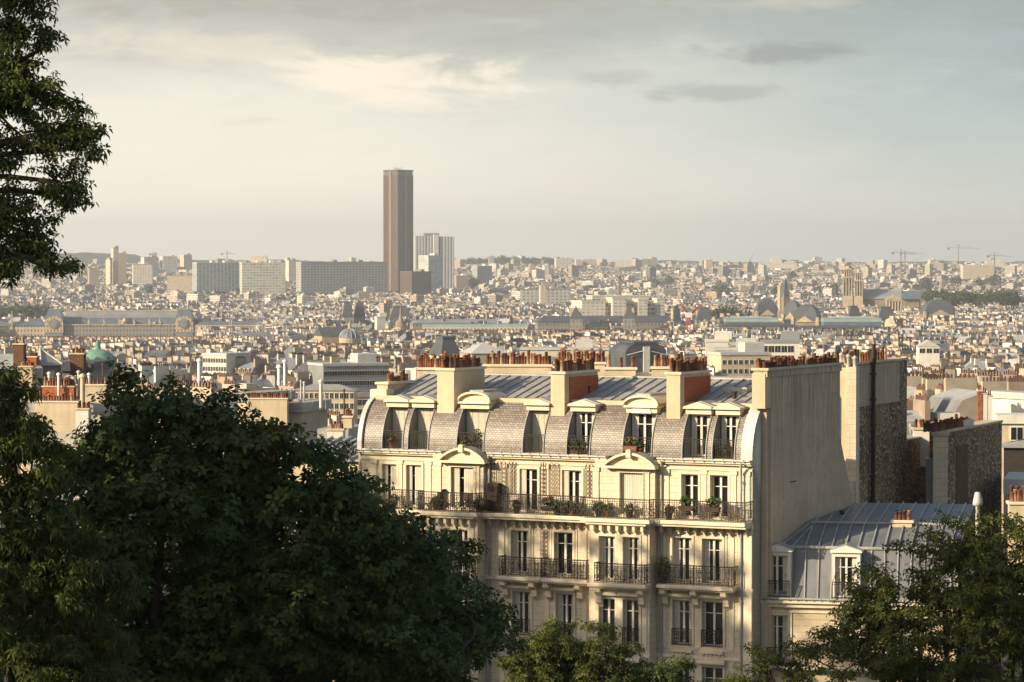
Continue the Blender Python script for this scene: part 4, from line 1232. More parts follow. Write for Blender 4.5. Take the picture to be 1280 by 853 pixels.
wins(r_, a, b, h, 12, 3, .9, 1.6, h-2.3, -3.0)
r_, a, b, h, H = simple('gabled_house', 'white gabled house with two square windows, above the right chimneys', 'house', 1146, 1174, 425, 462, 1300, 'render_white', 'zinc_light', 14, R(-3), 'gable_y', 8)
wins(r_, a, b, h, 3, 1, 2.2, 1.9, h-2.6, -3.1)

# trees of the city
tv, tf = scatter_tufts(420, 1.0, 0.17, 5, 0.85)
crown_me = [npmesh('crown', *scatter_tufts(420, 1.0, 0.17, s_, 0.85), 'far_leaves') for s_ in (5, 6, 7)]
trunk_me = MB().cyl((0, 0, -2.2), (0, 0, 0), .09, .05, n=6).mesh('trunk', 'dark_wood')
def far_tree(label, px, py, Y, rad, group='trees among the far roofs'):
    o = thing('far_tree', label, 'tree', tuple(at(px, py, Y)), random.uniform(0, 6), group)
    c_ = link('crown', random.choice(crown_me), o); c_.scale = (rad, rad, rad*random.uniform(.8, 1.05))
    t_ = link('trunk', trunk_me, o); t_.scale = (rad, rad, rad*.55)
park = 'row of green park trees beyond the right-hand domes'
for i in range(26):
    far_tree(park, 1158+i*4.4+random.uniform(-1.5, 1.5), 372-1.2*math.sin(i*.7)+random.uniform(-2, 2), 3650+random.uniform(-60, 60), random.uniform(6, 10), 'park trees')
for i in range(5): far_tree('rounded green tree clump left of the left dark dome', 897+i*5.5, 394-(i in (1, 2))*2, 2850, random.uniform(6, 8.5), 'clump of green trees')
for i in range(10): far_tree('dark green trees of the garden at the left edge', -8+i*7, 392+random.uniform(-3, 4), 3350, random.uniform(7, 12), 'garden trees')
for i in range(26):
    px = random.uniform(90, 1250); py = random.uniform(340, 366)
    far_tree('small tree clump among the roofs of the far plain', px, py, 6500-(py-340)*70, random.uniform(7, 13), 'small far trees')
for i in range(30):
    px = 560+i*5.2+random.uniform(-3, 3)
    far_tree('trees along the crest of the middle ridge', px, 327.5-2.2*math.exp(-((px-640)/40)**2)+random.uniform(-.5, .8), 9000, random.uniform(8, 14), 'ridge trees')
build_city()
# ------------------------------------------------------------ the big cream apartment house
A_ROT = -math.atan2(10.2, 19.97)
A_ORG = Vector((-8.05, 165.2, 0.0))
ca, sa = math.cos(A_ROT), math.sin(A_ROT)
def fu(px, v=0.0, py=600):
    """distance along the facade of photograph column px, on the plane v metres behind it"""
    ax, ay, _ = ray(px, py)
    t = ax/ay                       # world x / world y on that column
    ox = A_ORG.x-sa*v; oy = A_ORG.y+ca*v
    return (t*oy-ox)/(ca-t*sa)
def fz(py, u, v=0.0):
    Y = A_ORG.y+sa*u+ca*v
    return at(640, py, Y).z
house = thing('apartment_house', 'large cream stone apartment house with curved slate mansard, balconies and tall chimneys', 'apartment house', tuple(A_ORG), A_ROT)
NAMED_MAIN = house
ZG, Z2, Z3, Z4, Z5, Z6, ZM, ZR = 46.0, 57.4, 60.6, 63.85, 67.1, 70.1, 72.8, 73.85
LEN = fu(941)
MV = 1.9           # depth of the mansard curve
# sections: (u0, u1, v of the wall below the balcony, v of the wall at the top floor)
S = [(0.0, fu(545), 0.0, 0.0), (fu(545), fu(597, -1.0), -1.0, -.35), (fu(597, -1.0), fu(742, -.5), 0.0, 0.0), (fu(742, -.5), fu(812, -1.0), -1.0, -.35), (fu(812, -1.0), LEN, 0.0, 0.0)]

WIN_CACHE = {}
def window_meshes(w_, h_, kind):
    k = (round(w_, 2), round(h_, 2), kind)
    if k in WIN_CACHE: return WIN_CACHE[k]
    fr = MB()
    e = .06
    fr.box(0, e, 0, .07, 0, h_); fr.box(w_-e, w_, 0, .07, 0, h_); fr.box(e, w_-e, 0, .07, h_-e, h_); fr.box(e, w_-e, 0, .07, 0, e*1.4)
    fr.box(w_/2-.055, w_/2+.055, -.02, .07, e, h_-e)
    for zz in (h_*.74,):
        fr.box(e, w_/2-.055, .01, .05, zz-.02, zz+.02); fr.box(w_/2+.055, w_-e, .01, .05, zz-.02, zz+.02)
    pn = MB().box(e, w_-e, .075, .09, e, h_-e)
    cu = MB()
    n = 7
    for s_ in (0, 1):
        for i in range(n):
            x0 = (e if s_ == 0 else w_-e-w_*.20)+i*w_*.20/n
            cu.quad((x0, .068-.012*(i % 2), e), (x0+w_*.20/n, .068-.012*((i+1) % 2), e), (x0+w_*.20/n, .068-.012*((i+1) % 2), h_-e), (x0, .068-.012*(i % 2), h_-e))
    r = (fr.mesh('window', 'white_paint'), pn.mesh('pane', 'pane'), cu.mesh('curtain', 'curtain'))
    WIN_CACHE[k] = r
    return r
def put_window(parent, u, v, z, w_, h_, curtain=True, rz=None):
    fr, pn, cu = window_meshes(w_, h_, 0)
    f = link('window', fr, parent, (u, v, z), rz)
    link('pane', pn, f)
    if curtain: link('curtain', cu, f)
    return f
def shutter_leaf(w_, h_):
    m = MB().box(0, w_, 0, .04, 0, h_)
    for k in range(5): m.box(w_*(k+.5)/5-.012, w_*(k+.5)/5+.012, -.012, 0, .05, h_-.05)
    for zz in (h_*.12, h_*.86):
        for xx in (w_*.3, w_*.7): m.box(xx-.03, xx+.03, -.02, 0, zz-.03, zz+.03)
    return m
def holed_wall(mb, u0, u1, z0, z1, v, holes, dep=.34, ends=True, back=None):
    """outer face with recessed openings (hole = u0,u1,z0,z1) and their reveals"""
    us = sorted({u0, u1}|{x for h in holes for x in h[:2] if u0 < x < u1}); zs = sorted({z0, z1}|{x for h in holes for x in h[2:4] if z0 < x < z1})
    for i in range(len(us)-1):
        for j in range(len(zs)-1):
            um, zm = (us[i]+us[i+1])/2, (zs[j]+zs[j+1])/2
            if any(h[0] < um < h[1] and h[2] < zm < h[3] for h in holes): continue
            mb.quad((us[i], v, zs[j]), (us[i+1], v, zs[j]), (us[i+1], v, zs[j+1]), (us[i], v, zs[j+1]))
    for a, b, c_, d_ in [h[:4] for h in holes]:
        q = v+dep
        mb.quad((a, v, c_), (a, q, c_), (a, q, d_), (a, v, d_)); mb.quad((b, q, c_), (b, v, c_), (b, v, d_), (b, q, d_))
        mb.quad((a, v, d_), (a, q, d_), (b, q, d_), (b, v, d_)); mb.quad((a, q, c_), (a, v, c_), (b, v, c_), (b, q, c_))
        mb.quad((a, q, c_), (b, q, c_), (b, q, d_), (a, q, d_))
    if ends:
        bk = 1.4 if back is None else back
        mb.quad((u0, bk, z0), (u0, v, z0), (u0, v, z1), (u0, bk, z1)); mb.quad((u1, v, z0), (u1, bk, z0), (u1, bk, z1), (u1, v, z1))
        mb.quad((u0, v, z1), (u1, v, z1), (u1, bk, z1), (u0, bk, z1))

# windows: list of (section, px0, px1, zfloor, zbottom, ztop, kind)
WL = []
for s_, a, b, kind in ((0, 478, 496, 'sh'), (0, 508, 527, 'sh'), (1, 564, 594, 'sh'), (2, 650, 672, 'op'), (2, 703, 727, 'op'), (3, 775, 804, 'shc'), (4, 852, 873, 'w'), (4, 888, 910, 'w')):
    WL.append((s_, a, b, 5, Z5+.06, Z5+2.25, kind))
for s_, a, b in ((0, 478, 496), (0, 507, 526), (1, 543, 560), (1, 568, 585), (2, 639, 661), (2, 693, 716), (3, 749, 769), (3, 779, 799), (4, 841, 865), (4, 878, 903)):
    WL.append((s_, a, b, 4, Z4+.06, Z4+2.3, 'w'))
for s_, a, b in ((0, 478, 496), (0, 507, 526), (1, 543, 560), (1, 568, 585), (2, 641, 663), (2, 695, 717), (3, 749, 769), (3, 779, 799), (4, 841, 865), (4, 878, 904)):
    WL.append((s_, a, b, 3, Z3+.12, Z3+2.4, 'g')); WL.append((s_, a, b, 2, Z2+.12, Z2+2.3, 'g'))
    WL.append((s_, a, b, 1, Z2-3.2, Z2-.9, 'g')); WL.append((s_, a, b, 0, Z2-6.6, Z2-4.3, 'g'))

stone_w = MB(); trim = MB()
for si, (u0, u1, vl, vt) in enumerate(S):
    lowh = []; toph = []
    for (s_, a, b, fl, zb, zt, kind) in WL:
        if s_ != si: continue
        v = vt if fl == 5 else vl
        h = (fu(a, v), fu(b, v), zb, zt, fl, kind)
        (toph if fl == 5 else lowh).append(h)
    holed_wall(stone_w, u0, u1, ZG, Z5-.02, vl, lowh)
    holed_wall(stone_w, u0, u1, Z5-.02, Z6-.12, vt, toph)
    for (a, b, c_, d_, fl, kind) in lowh+toph:
        v = vt if fl == 5 else vl
        w_, h_ = b-a-.04, d_-c_-.04
        if kind in ('sh', 'shc'):
            n = 2
            for k in range(n):
                wd = w_/2*(1 if kind == 'shc' else (.62 if k == 0 else 1.0))
                uu = a+.02+(k*w_/2)
                sh = part('shutter', shutter_leaf(wd-.02, h_), 'shutter', house, (uu, v+(.18 if k or kind == 'shc' else .14), c_+.02))
            if kind == 'sh': sh['label'] = 'closed pale shutter leaf'
            put_window(house, a+.02, v+.24, c_+.02, w_, h_, False)
        else:
            put_window(house, a+.02, v+.24, c_+.02, w_, h_, random.random() < .35)
            if kind == 'op':
                for uu in (a-.0, b-.34): part('shutter', shutter_leaf(.34, h_), 'shutter', house, (uu, v+.06, c_+.02)) if uu == a else None
        # moulded architrave around the opening
        e = .13
        trim.box(a-e, a-.004, v-.06, v+.02, c_, d_+e); trim.box(b+.004, b+e, v-.06, v+.02, c_, d_+e); trim.box(a-.004, b+.004, v-.06, v+.02, d_+.004, d_+e)
        if fl == 4: trim.box(a-.26, a-.17, v-.04, v+.02, c_-.1, d_+.22); trim.box(b+.17, b+.26, v-.04, v+.02, c_-.1, d_+.22); trim.box(a-.26, b+.26, v-.05, v+.02, d_+.22, d_+.30)
        if fl in (2, 3):
            trim.cham(a-.2, b+.2, v-.32, v+.01, d_+.18, d_+.34, .06); trim.box(a-.1, b+.1, v-.1, v+.01, d_+.34, d_+.62)
            trim.box(a-.06, b+.06, v-.22, v+.01, c_-.34, c_-.2)
            for q in range(5): trim.box(a+.04+q*(b-a-.2)/4.2, a+.04+q*(b-a-.2)/4.2+.10, v-.16, v+.01, c_-.5, c_-.345)
            trim.box(a-.02, b+.02, v-.08, v+.01, c_-.62, c_-.505)
# blind wall behind the holes so that no light leaks through, rear and party walls
DEPTH = 12.2
body = MB()
body.box(.05, LEN-.05, 1.35, DEPTH, ZG, ZM+.1)
part('wall', stone_w, 'stone', house)
part('rear_body', body, 'render_cream', house)
# string courses, pilasters, cornices
for (u0, u1, vl, vt) in S:
    trim.cham(u0-.04, u1+.04, vl-.12, vl+.03, Z3-.52, Z3-.36, .05)
    trim.cham(u0-.05, u1+.05, vl-.16, vl+.03, Z4-.28, Z4-.08, .05)
    trim.cham(u0-.05, u1+.05, vl-.24, vl+.02, Z5-1.0+.62, Z5-.2, .05)
    # top floor frieze
    trim.box(u0+.01, u1-.01, vt-.07, vt+.02, Z6-.52, Z6-.40)
    trim.box(u0+.01, u1-.01, vt-.05, vt+.02, Z5+.0, Z5+.16)
    for k in range(int((u1-u0)/.46)):
        uu = u0+.25+k*.46
        trim.box(uu, uu+.15, vl-.36, vl+.01, Z5-.62, Z5-.39)
        trim.box(uu+.03, uu+.12, vl-.22, vl+.01, Z5-.76, Z5-.625)
# pilasters
for px, si in ((468, 0), (500, 0), (536, 0), (630, 2), (683, 2), (737, 2), (833, 4), (880, 4), (917, 4), (934, 4)):
    v = 0; u = fu(px, v)
    pil = MB(); pil.box(u-.15, u+.15, v-.05, v+.02, Z5+.17, Z6-.53); pil.box(u-.2, u+.2, v-.09, v+.02, Z6-.72, Z6-.53); part('pilaster', pil, 'stone_trim', house)
for px in (548, 596, 745, 808, ):
    v = -.35; u = fu(px, v)
    pil = MB(); pil.box(u-.17, u+.17, v-.06, v+.02, Z5+.17, Z6-.53); pil.box(u-.22, u+.22, v-.1, v+.02, Z6-.72, Z6-.53); part('pilaster', pil, 'stone_trim', house)
for px, v in ((628, 0), (731, 0), (684, 0), (745, -1), (774, -1), (806, -1), (830, 0), (915, 0), (872, 0), (590, -1), (548, -1)):
    u = fu(px, v)
    for za, zc in ((Z4, Z5-.85), (Z3, Z4-.3), (ZG, Z3-.53)): part('pilaster', MB().box(u-.13, u+.13, v-.05, v+.02, za, zc), 'stone_trim', house)
# right end quoin pier with drain pipe
trim.cham(fu(925), LEN, -.14, .02, ZG, Z5-.4, .03)
part('mouldings', trim, 'stone_trim', house)
# balcony slab of the top floor, running the whole length and stepping round the projections
slab = MB(); prev = None
for (u0, u1, vl, vt) in S:
    o = -1.05 if vl == 0 else -1.6
    slab.cham(u0-(.0 if vl == 0 else .25), u1+(.0 if vl == 0 else .25), o, vl+.02, Z5-.199, Z5-.02, .04)
    slab.box(u0+.0, u1-.0, o+.12, vl+.02, Z5-.33, Z5-.20)
bal = part('balcony', slab, 'stone_trim', house)

def railing(parent, pts, z, h=1.0, step=.115, scroll=True, name='railing', mat_='iron'):
    """wrought iron rail along (u,v) points"""
    m = MB()
    for (a, b) in zip(pts[:-1], pts[1:]):
        a = Vector((*a, 0)); b = Vector((*b, 0)); d = b-a; ln = d.length; d.normalize(); nrm = Vector((-d.y, d.x, 0))
        n = max(2, int(ln/step))
        for zz, r in ((h, .028), (h-.13, .014), (.10, .016)):
            m.cyl(a+Vector((0,0,z+zz)), b+Vector((0,0,z+zz)), r, n=5, cap=False)
        for i in range(n+1):
            p = a+d*(ln*i/n)
            post = i % 12 == 0
            m.cyl(p+Vector((0,0,z+.02)), p+Vector((0,0,z+h)), .026 if post else .013, n=4, cap=False, smooth=False)
        if scroll:
            k = max(1, int(ln/.46))
            for i in range(k):
                c_ = a+d*(ln*(i+.5)/k)
                for (dx, dz, r) in ((-.10, .32, .10), (.10, .32, .10), (0, .56, .12), (-.10, .74, .06), (.10, .74, .06), (0, .18, .06)):
                    prev = None
                    for q in range(9):
                        t = q/8*2*math.pi*.9
                        p = c_+d*(dx+r*math.cos(t))+Vector((0, 0, z+dz*h/1.0+r*math.sin(t)))
                        if prev is not None: m.cyl(prev, p, .016, n=3, cap=False, smooth=False)
                        prev = p
    return part(name, m, mat_, parent)
pts = []
for (u0, u1, vl, vt) in S:
    o = -1.0 if vl == 0 else -1.55
    e = 0 if vl == 0 else .22
    pts += [(u0-e if e else u0+(.22 if u0 > 1 else 0), o), (u1+e if e else u1-(.22 if u1 < LEN-1 else 0), o)]
for i in range(0, len(pts)-1):
    railing(bal, [pts[i], pts[i+1]], Z5-.02, 1.02, scroll=True, step=.125)
railing(bal, [(LEN, -1.0), (LEN, 0)], Z5-.02, 1.02, scroll=False)
# lower balconies
def small_balcony(px0, px1, v, z, out=.75, corb=()):
    u0, u1 = fu(px0, v-out), fu(px1, v-out)
    s_ = MB().cham(u0-.08, u1+.08, v-out-.1, v+.02, z-.2, z-.02, .05)
    s_.box(u0, u1, v-out+.05, v+.02, z-.3, z-.2)
    b_ = part('balcony', s_, 'stone_trim', house)
    railing(b_, [(u0, v), (u0, v-out), (u1, v-out), (u1, v)], z-.02, 1.0, step=.16, scroll=True)
    for px in corb:
        u = fu(px, v-.3)
        c_ = MB().prism([(v+.01, z-.3), (v-out+.12, z-.3), (v-out+.1, z-.5), (v-.3, z-.72), (v-.28, z-.95), (v-.12, z-1.15), (v+.01, z-1.3)], u-.14, u+.14, 'x')
        c_.cyl((u-.17, v-out+.25, z-.47), (u+.17, v-out+.25, z-.47), .13, n=10)
        c_.cyl((u-.16, v-.2, z-1.0), (u+.16, v-.2, z-1.0), .09, n=8)
        part('corbel', c_, 'stone_trim', b_)
small_balcony(624, 676, 0, Z4, corb=(631, 667))
small_balcony(677, 733, 0, Z4, corb=(685, 724))
small_balcony(743, 806, -1, Z4, .6, (748, 801))
small_balcony(823, 915, 0, Z4, corb=(831, 869, 907))
small_balcony(541, 590, -1, Z4, .6, (546, 585))
small_balcony(470, 535, 0, Z4, corb=(476, 528))
for (s_, a, b, fl, zb, zt, kind) in WL:
    if kind != 'g' or fl < 2: continue
    v = S[s_][2]
    g = railing(house, [(fu(a, v), v-.1), (fu(b, v), v-.1)], zb-.02, .85, step=.12, scroll=True, name='window_guard')
# shallow panels between the corbels
pn = MB()
for px0, px1, v in ((637, 661, 0), (690, 718, 0), (751, 797, -1), (836, 863, 0), (875, 901, 0)):
    a, b = fu(px0, v), fu(px1, v)
    pn.cham(a, b, v-.12, v+.01, Z4-.75, Z4-.5, .1); pn.cham(a+.15, b-.15, v-.2, v+.01, Z4-.7, Z4-.58, .05)
part('carved_panels', pn, 'stone_trim', house)
# segmental pediments that break the gutter line
for px0, px1 in ((549, 606), (755, 819)):
    v = -.35
    a, b = fu(px0, v-.3), fu(px1, v-.3); w_ = b-a; m_ = (a+b)/2
    rise = .62; n = 12
    outer = [(m_-w_/2+w_*i/n, Z6-.32+rise*math.sin(math.pi*i/n)**.8) for i in range(n+1)]
    inner = [(x, z-.13) for x, z in outer]
    arc = MB()
    for i in range(n):
        arc.add([(outer[i][0], v-.42, outer[i][1]), (outer[i+1][0], v-.42, outer[i+1][1]), (outer[i+1][0], .4, outer[i+1][1]), (outer[i][0], .4, outer[i][1]),
                 (inner[i][0], v-.42, inner[i][1]), (inner[i+1][0], v-.42, inner[i+1][1]), (inner[i+1][0], .4, inner[i+1][1]), (inner[i][0], .4, inner[i][1])],
                [(0, 1, 2, 3), (4, 7, 6, 5), (0, 4, 5, 1), (3, 2, 6, 7), (1, 5, 6, 2), (0, 3, 7, 4)])
    arc.cham(a-.05, b+.05, v-.45, v+.1, Z6-.52, Z6-.40, .04)
    p_ = part('pediment', arc, 'stone_trim', house)
    part('tympanum', MB().prism([(a+.15, Z6-.40)]+[(x, z-.1) for x, z in outer[1:-1]]+[(b-.15, Z6-.40)], v-.12, .3, 'y'), 'stone', p_)
    part('keystone', MB().cham(m_-.13, m_+.13, v-.5, v-.1, Z6+.05, Z6+.45, .05), 'stone_trim', p_)
    part('lead_cover', MB().add([(outer[i][0], yy, outer[i][1]+.02) for yy in (v-.40, .38) for i in range(n+1)], [(i, i+1, n+2+i, n+1+i) for i in range(n)]), 'zinc', p_)
# gutter and cornice
gt = MB()
segs = [(0, fu(549, -.6)), (fu(606, -.6), fu(755, -.6)), (fu(819, -.6), LEN)]
for a, b in segs:
    gt.cham(a, b, -.34, .3, Z6-.14, Z6-.0, .03)
    gt.box(a, b, -.22, .02, Z6-.24, Z6-.14)
part('cornice', gt, 'stone_trim', house)
gz = MB()
for a, b in segs:
    gz.cyl((a, -.40, Z6+.02), (b, -.40, Z6+.02), .055, n=8)
    gz.box(a, b, -.36, .05, Z6+.003, Z6+.05)
    k = int((b-a)/.55)
    for i in range(k): gz.box(a+.3+i*.55, a+.33+i*.55, -.47, -.3, Z6-.06, Z6+.085)
part('gutter', gz, 'zinc_light', house)

# curved slate mansard, cut open at each dormer
def mcurve(n=12):
    out = []
    for i in range(n+1):
        t = i/n*math.pi/2*.93
        out.append((.02+MV*(1-math.cos(t)), Z6+.05+(ZM-Z6-.05)*math.sin(t)/math.sin(math.pi/2*.93)))
    return out
MC = mcurve()
def vz(z):
    for (v0, z0), (v1, z1) in zip(MC[:-1], MC[1:]):
        if z <= z1: return v0+(v1-v0)*(z-z0)/(z1-z0)
    return MC[-1][0]
# dormers: (px0, px1 of the opening near its sill, head kind, back kind)
DORM = [(478.5, 502, 'tri', 'sh'), (510.5, 534, 'tri', 'sh'), (571.5, 603, 'arc', 'sh'), (654, 678, 'tri', 'sh'), (709, 736, 'flat', 'w'), (779, 813, 'arc', 'w'), (853.5, 881, 'tri', 'w'), (891, 917, 'tri', 'w')]
openings = [(fu(a), fu(b), hk, bk) for a, b, hk, bk in DORM]
ZT = Z6+2.25     # top of dormer opening
ms = MB()
edge = [.12]+[x for o in openings for x in o[:2]]+[LEN-.55]
for i in range(0, len(edge), 2):
    a, b = edge[i], edge[i+1]
    for k in range(len(MC)-1):
        (v0, z0), (v1, z1) = MC[k], MC[k+1]
        ms.quad((a, v0, z0), (b, v0, z0), (b, v1, z1), (a, v1, z1))
for a, b, hk, bk in openings:
    for k in range(len(MC)-1):
        (v0, z0), (v1, z1) = MC[k], MC[k+1]
        if z1 > ZT+.05: ms.quad((a, v0, max(z0, ZT)), (b, v0, max(z0, ZT)), (b, v1, z1), (a, v1, z1))
def slatemat():
    m, t, p = newmat('fish_scale_slate')
    p.inputs['Roughness'].default_value = .45; p.inputs['Specular IOR Level'].default_value = .5
    tc = t.nodes.new('ShaderNodeTexCoord'); mp = t.nodes.new('ShaderNodeMapping')
    mp.inputs['Rotation'].default_value = (R(90), 0, 0); mp.inputs['Scale'].default_value = (1, 1, 1)
    t.links.new(tc.outputs['Object'], mp.inputs[0])
    br = t.nodes.new('ShaderNodeTexBrick')
    br.inputs['Scale'].default_value = 1.0; br.inputs['Brick Width'].default_value = .20; br.inputs['Row Height'].default_value = .11
    br.inputs['Mortar Size'].default_value = .016; br.inputs['Mortar Smooth'].default_value = .3
    br.inputs['Color1'].default_value = (.245, .20, .165, 1); br.inputs['Color2'].default_value = (.15, .12, .095, 1); br.inputs['Mortar'].default_value = (.065, .053, .044, 1)
    t.links.new(mp.outputs[0], br.inputs['Vector'])
    no = t.nodes.new('ShaderNodeTexNoise'); no.inputs['Scale'].default_value = 1.4; no.inputs['Detail'].default_value = 8
    t.links.new(tc.outputs['Object'], no.inputs['Vector'])
    mx = t.nodes.new('ShaderNodeMix'); mx.data_type = 'RGBA'; mx.blend_type = 'MULTIPLY'; mx.inputs[0].default_value = .6
    t.links.new(br.outputs['Color'], mx.inputs[6]); t.links.new(no.outputs['Fac'], mx.inputs[7])
    sc_ = t.nodes.new('ShaderNodeVectorMath'); sc_.operation = 'SCALE'; sc_.inputs['Scale'].default_value = 1.75
    t.links.new(mx.outputs[2], sc_.inputs[0])
    t.links.new(sc_.outputs[0], p.inputs['Base Color'])
    b = t.nodes.new('ShaderNodeBump'); b.inputs['Strength'].default_value = .45; b.inputs['Distance'].default_value = .03
    t.links.new(br.outputs['Fac'], b.inputs['Height']); b.invert = True
    t.links.new(b.outputs[0], p.inputs['Normal'])
slatemat()
part('mansard_roof', ms, 'fish_scale_slate', house)
BV = 1.08        # plane of the dormer windows
for (a, b, hk, bk), (pa, pb_, _, _) in zip(openings, DORM):
    d = MB(); ck = MB()
    # cheeks and floor of the recess
    zb = Z6+.06
    for x in (a, b):
        poly = [(v, z) for v, z in MC if z < ZT and v < BV]+[(vz(ZT), ZT), (BV, ZT), (BV, zb)]
        poly = [p for i, p in enumerate(poly) if i == 0 or p != poly[i-1]]
        s_ = -.05 if x == a else .0
        ck.prism(poly, x+s_, x+s_+.05, 'x')
    d.box(a, b, .0, BV, zb-.1, zb)
    dm = part('dormer', d, 'stone_trim', house)
    part('cheeks', ck, 'zinc_blue', dm)  # dark zinc; the tone also stands in for shade inside the recess
    # thin zinc lip that follows the curve on both sides
    for x in (a-.05, b+.05):
        lip = MB()
        for k in range(len(MC)-1):
            (v0, z0), (v1, z1) = MC[k], MC[k+1]
            if z0 < ZT: lip.cyl((x, v0-.02, z0), (x, v1-.02, min(z1, ZT+.2)), .038, n=5, cap=False)
        part('lip', lip, 'zinc', dm)
    if bk == 'sh':
        k = 3 if hk != 'arc' else 4
        for i in range(k): part('shutter', shutter_leaf((b-a)/k-.02, ZT-zb-.1), 'shutter', dm, (a+.01+i*(b-a)/k, BV-.04, zb))
    else:
        put_window(dm, a+.05, BV-.1, zb+.05, b-a-.1, ZT-zb-.1, True)
    # entablature and pediment that stand out of the roof at the head
    e = .10; hz = ZT-.0
    vf = vz(ZT)-.38
    head = MB().box(a-e, b+e, vf+.1, MV+.3, hz, hz+.27)
    head.cham(a-e-.08, b+e+.08, vf-.08, MV+.3, hz+.27, hz+.37, .04)
    if hk == 'tri': head.prism([(a-e-.1, hz+.37), (b+e+.1, hz+.37), ((a+b)/2, hz+.62)], vf, MV+.6, 'y')
    elif hk == 'flat': head.prism([(a-e-.1, hz+.37), (b+e+.1, hz+.37), ((a+b)/2, hz+.60)], vf, MV+.6, 'y')
    else:
        n = 12
        arc = [((a+b)/2+(b-a+2*e+.2)/2*math.cos(math.pi-math.pi*i/n), hz+.37+.42*math.sin(math.pi*i/n)) for i in range(n+1)]
        head.prism(arc, vf+.16, MV+.6, 'y')
        for i in range(n):
            (x0, z0), (x1, z1) = arc[i], arc[i+1]
            head.add([(x0, vf-.05, z0), (x1, vf-.05, z1), (x1, vf-.05, z1+.12), (x0, vf-.05, z0+.12), (x0, MV+.6, z0), (x1, MV+.6, z1), (x1, MV+.6, z1+.12), (x0, MV+.6, z0+.12)], [(0,1,2,3),(3,2,6,7),(0,4,5,1)])
    part('pediment', head, 'stone_trim', dm)
    cov = MB()
    cov.prism([(a-e-.16, hz+.38), (b+e+.16, hz+.38), ((a+b)/2, hz+.66)], vf+.35, MV+.9, 'y') if hk != 'arc' else cov.box((a+b)/2-.4, (a+b)/2+.4, vf+.3, MV+.9, hz+.8, hz+.97)
    part('lead_cover', cov, 'zinc', dm)
    if hk == 'arc' and bk == 'w': part('tympanum', MB().prism([((a+b)/2+.55*math.cos(math.pi*i/10), hz-.02+.5*math.sin(math.pi*i/10)) for i in range(11)], vf+.05, vf+.1, 'y'), 'white_paint', dm)
    g = railing(dm, [(a, .12), (b, .12)], zb, .95, step=.10, scroll=(pa in (571.5, 709)), mat_='iron')

# flat band above the slates, then the standing seam roof
band = MB()
band.cham(-.05, LEN-.1, MV-.12, MV+.28, ZM-.02, ZM+.10, .04)
part('roof_band', band, 'zinc_light', house)
ur = MB(); rv = 6.6; r0 = MV+.2
ur.quad((.3, r0, ZM+.06), (LEN-.3, r0, ZM+.06), (LEN-.3, rv, ZR), (.3, rv, ZR))
ur.quad((.3, rv, ZR), (LEN-.3, rv, ZR), (LEN-.3, DEPTH, ZM), (.3, DEPTH, ZM))
ur.quad((.3, r0, ZM+.06), (.3, rv, ZR), (.3, DEPTH, ZM), (.3, DEPTH, ZM-.2))
part('zinc_roof', ur, 'zinc', house)
seam = MB()
k = int((LEN-.8)/.62)
for i in range(k):
    x = .6+i*.62
    for (va, za, vb_, zb_) in ((r0, ZM+.06, rv, ZR), (rv, ZR, DEPTH, ZM)):
        seam.add([(x-.03, va, za-.01), (x+.03, va, za-.01), (x+.03, va, za+.07), (x-.03, va, za+.07), (x-.03, vb_, zb_-.01), (x+.03, vb_, zb_-.01), (x+.03, vb_, zb_+.07), (x-.03, vb_, zb_+.07)],
                 [(0,1,2,3),(0,3,7,4),(1,5,6,2),(3,2,6,7)])
seam.cyl((.3, rv, ZR+.06), (LEN-.3, rv, ZR+.06), .09, n=6)
part('roof_seams', seam, 'zinc', house)
sk = MB()
for px, v in ((715, 4.2), (735, 3.4), (700, 4.6), (918, 3.0)):
    u = fu(px, v); z = ZM+.06+(ZR-ZM)*(v-r0)/(rv-r0)
    sk.cyl((u, v, z), (u, v, z+.3), .11, n=8); sk.cyl((u, v, z+.3), (u, v, z+.36), .17, n=8)
part('roof_vents', sk, 'iron', house)
fr = part('skylight', MB().cham(fu(905, 4.4), fu(936, 4.4), 4.1, 5.2, ZM+.45, ZM+.78, .05), 'zinc_light', house)
part('pane', MB().box(fu(905, 4.4)+.1, fu(936, 4.4)-.1, 4.2, 5.1, ZM+.783, ZM+.80), 'pane_sky', fr)

# chimney stacks
POTS = {}
def pot_mesh(kind):
    if kind in POTS: return POTS[kind]
    m = MB()
    if kind == 0: m.lathe([(.15, 0), (.14, .1), (.115, .62), (.135, .63), (.135, .70), (.10, .70), (.09, .5)], 10)
    elif kind == 1: m.lathe([(.14, 0), (.11, .85), (.13, .86), (.13, .93), (.09, .93), (.08, .7)], 10)
    elif kind == 2: m.lathe([(.16, 0), (.15, .38), (.17, .39), (.17, .46), (.12, .46), (.1, .3)], 10)
    else:
        m.lathe([(.13, 0), (.10, .8), (.10, .85)], 8); m.lathe([(.2, .95), (.16, 1.02), (.03, 1.1)], 10)
        for s_ in (-1, 1): m.box(s_*.09-.012, s_*.09+.012, -.012, .012, .8, .97)
    POTS[kind] = [m.mesh('chimney_pot', q) for q in ('terracotta', 'terracotta_dark', 'terracotta_dark', 'terracotta', 'terracotta_buff')]
    return POTS[kind]
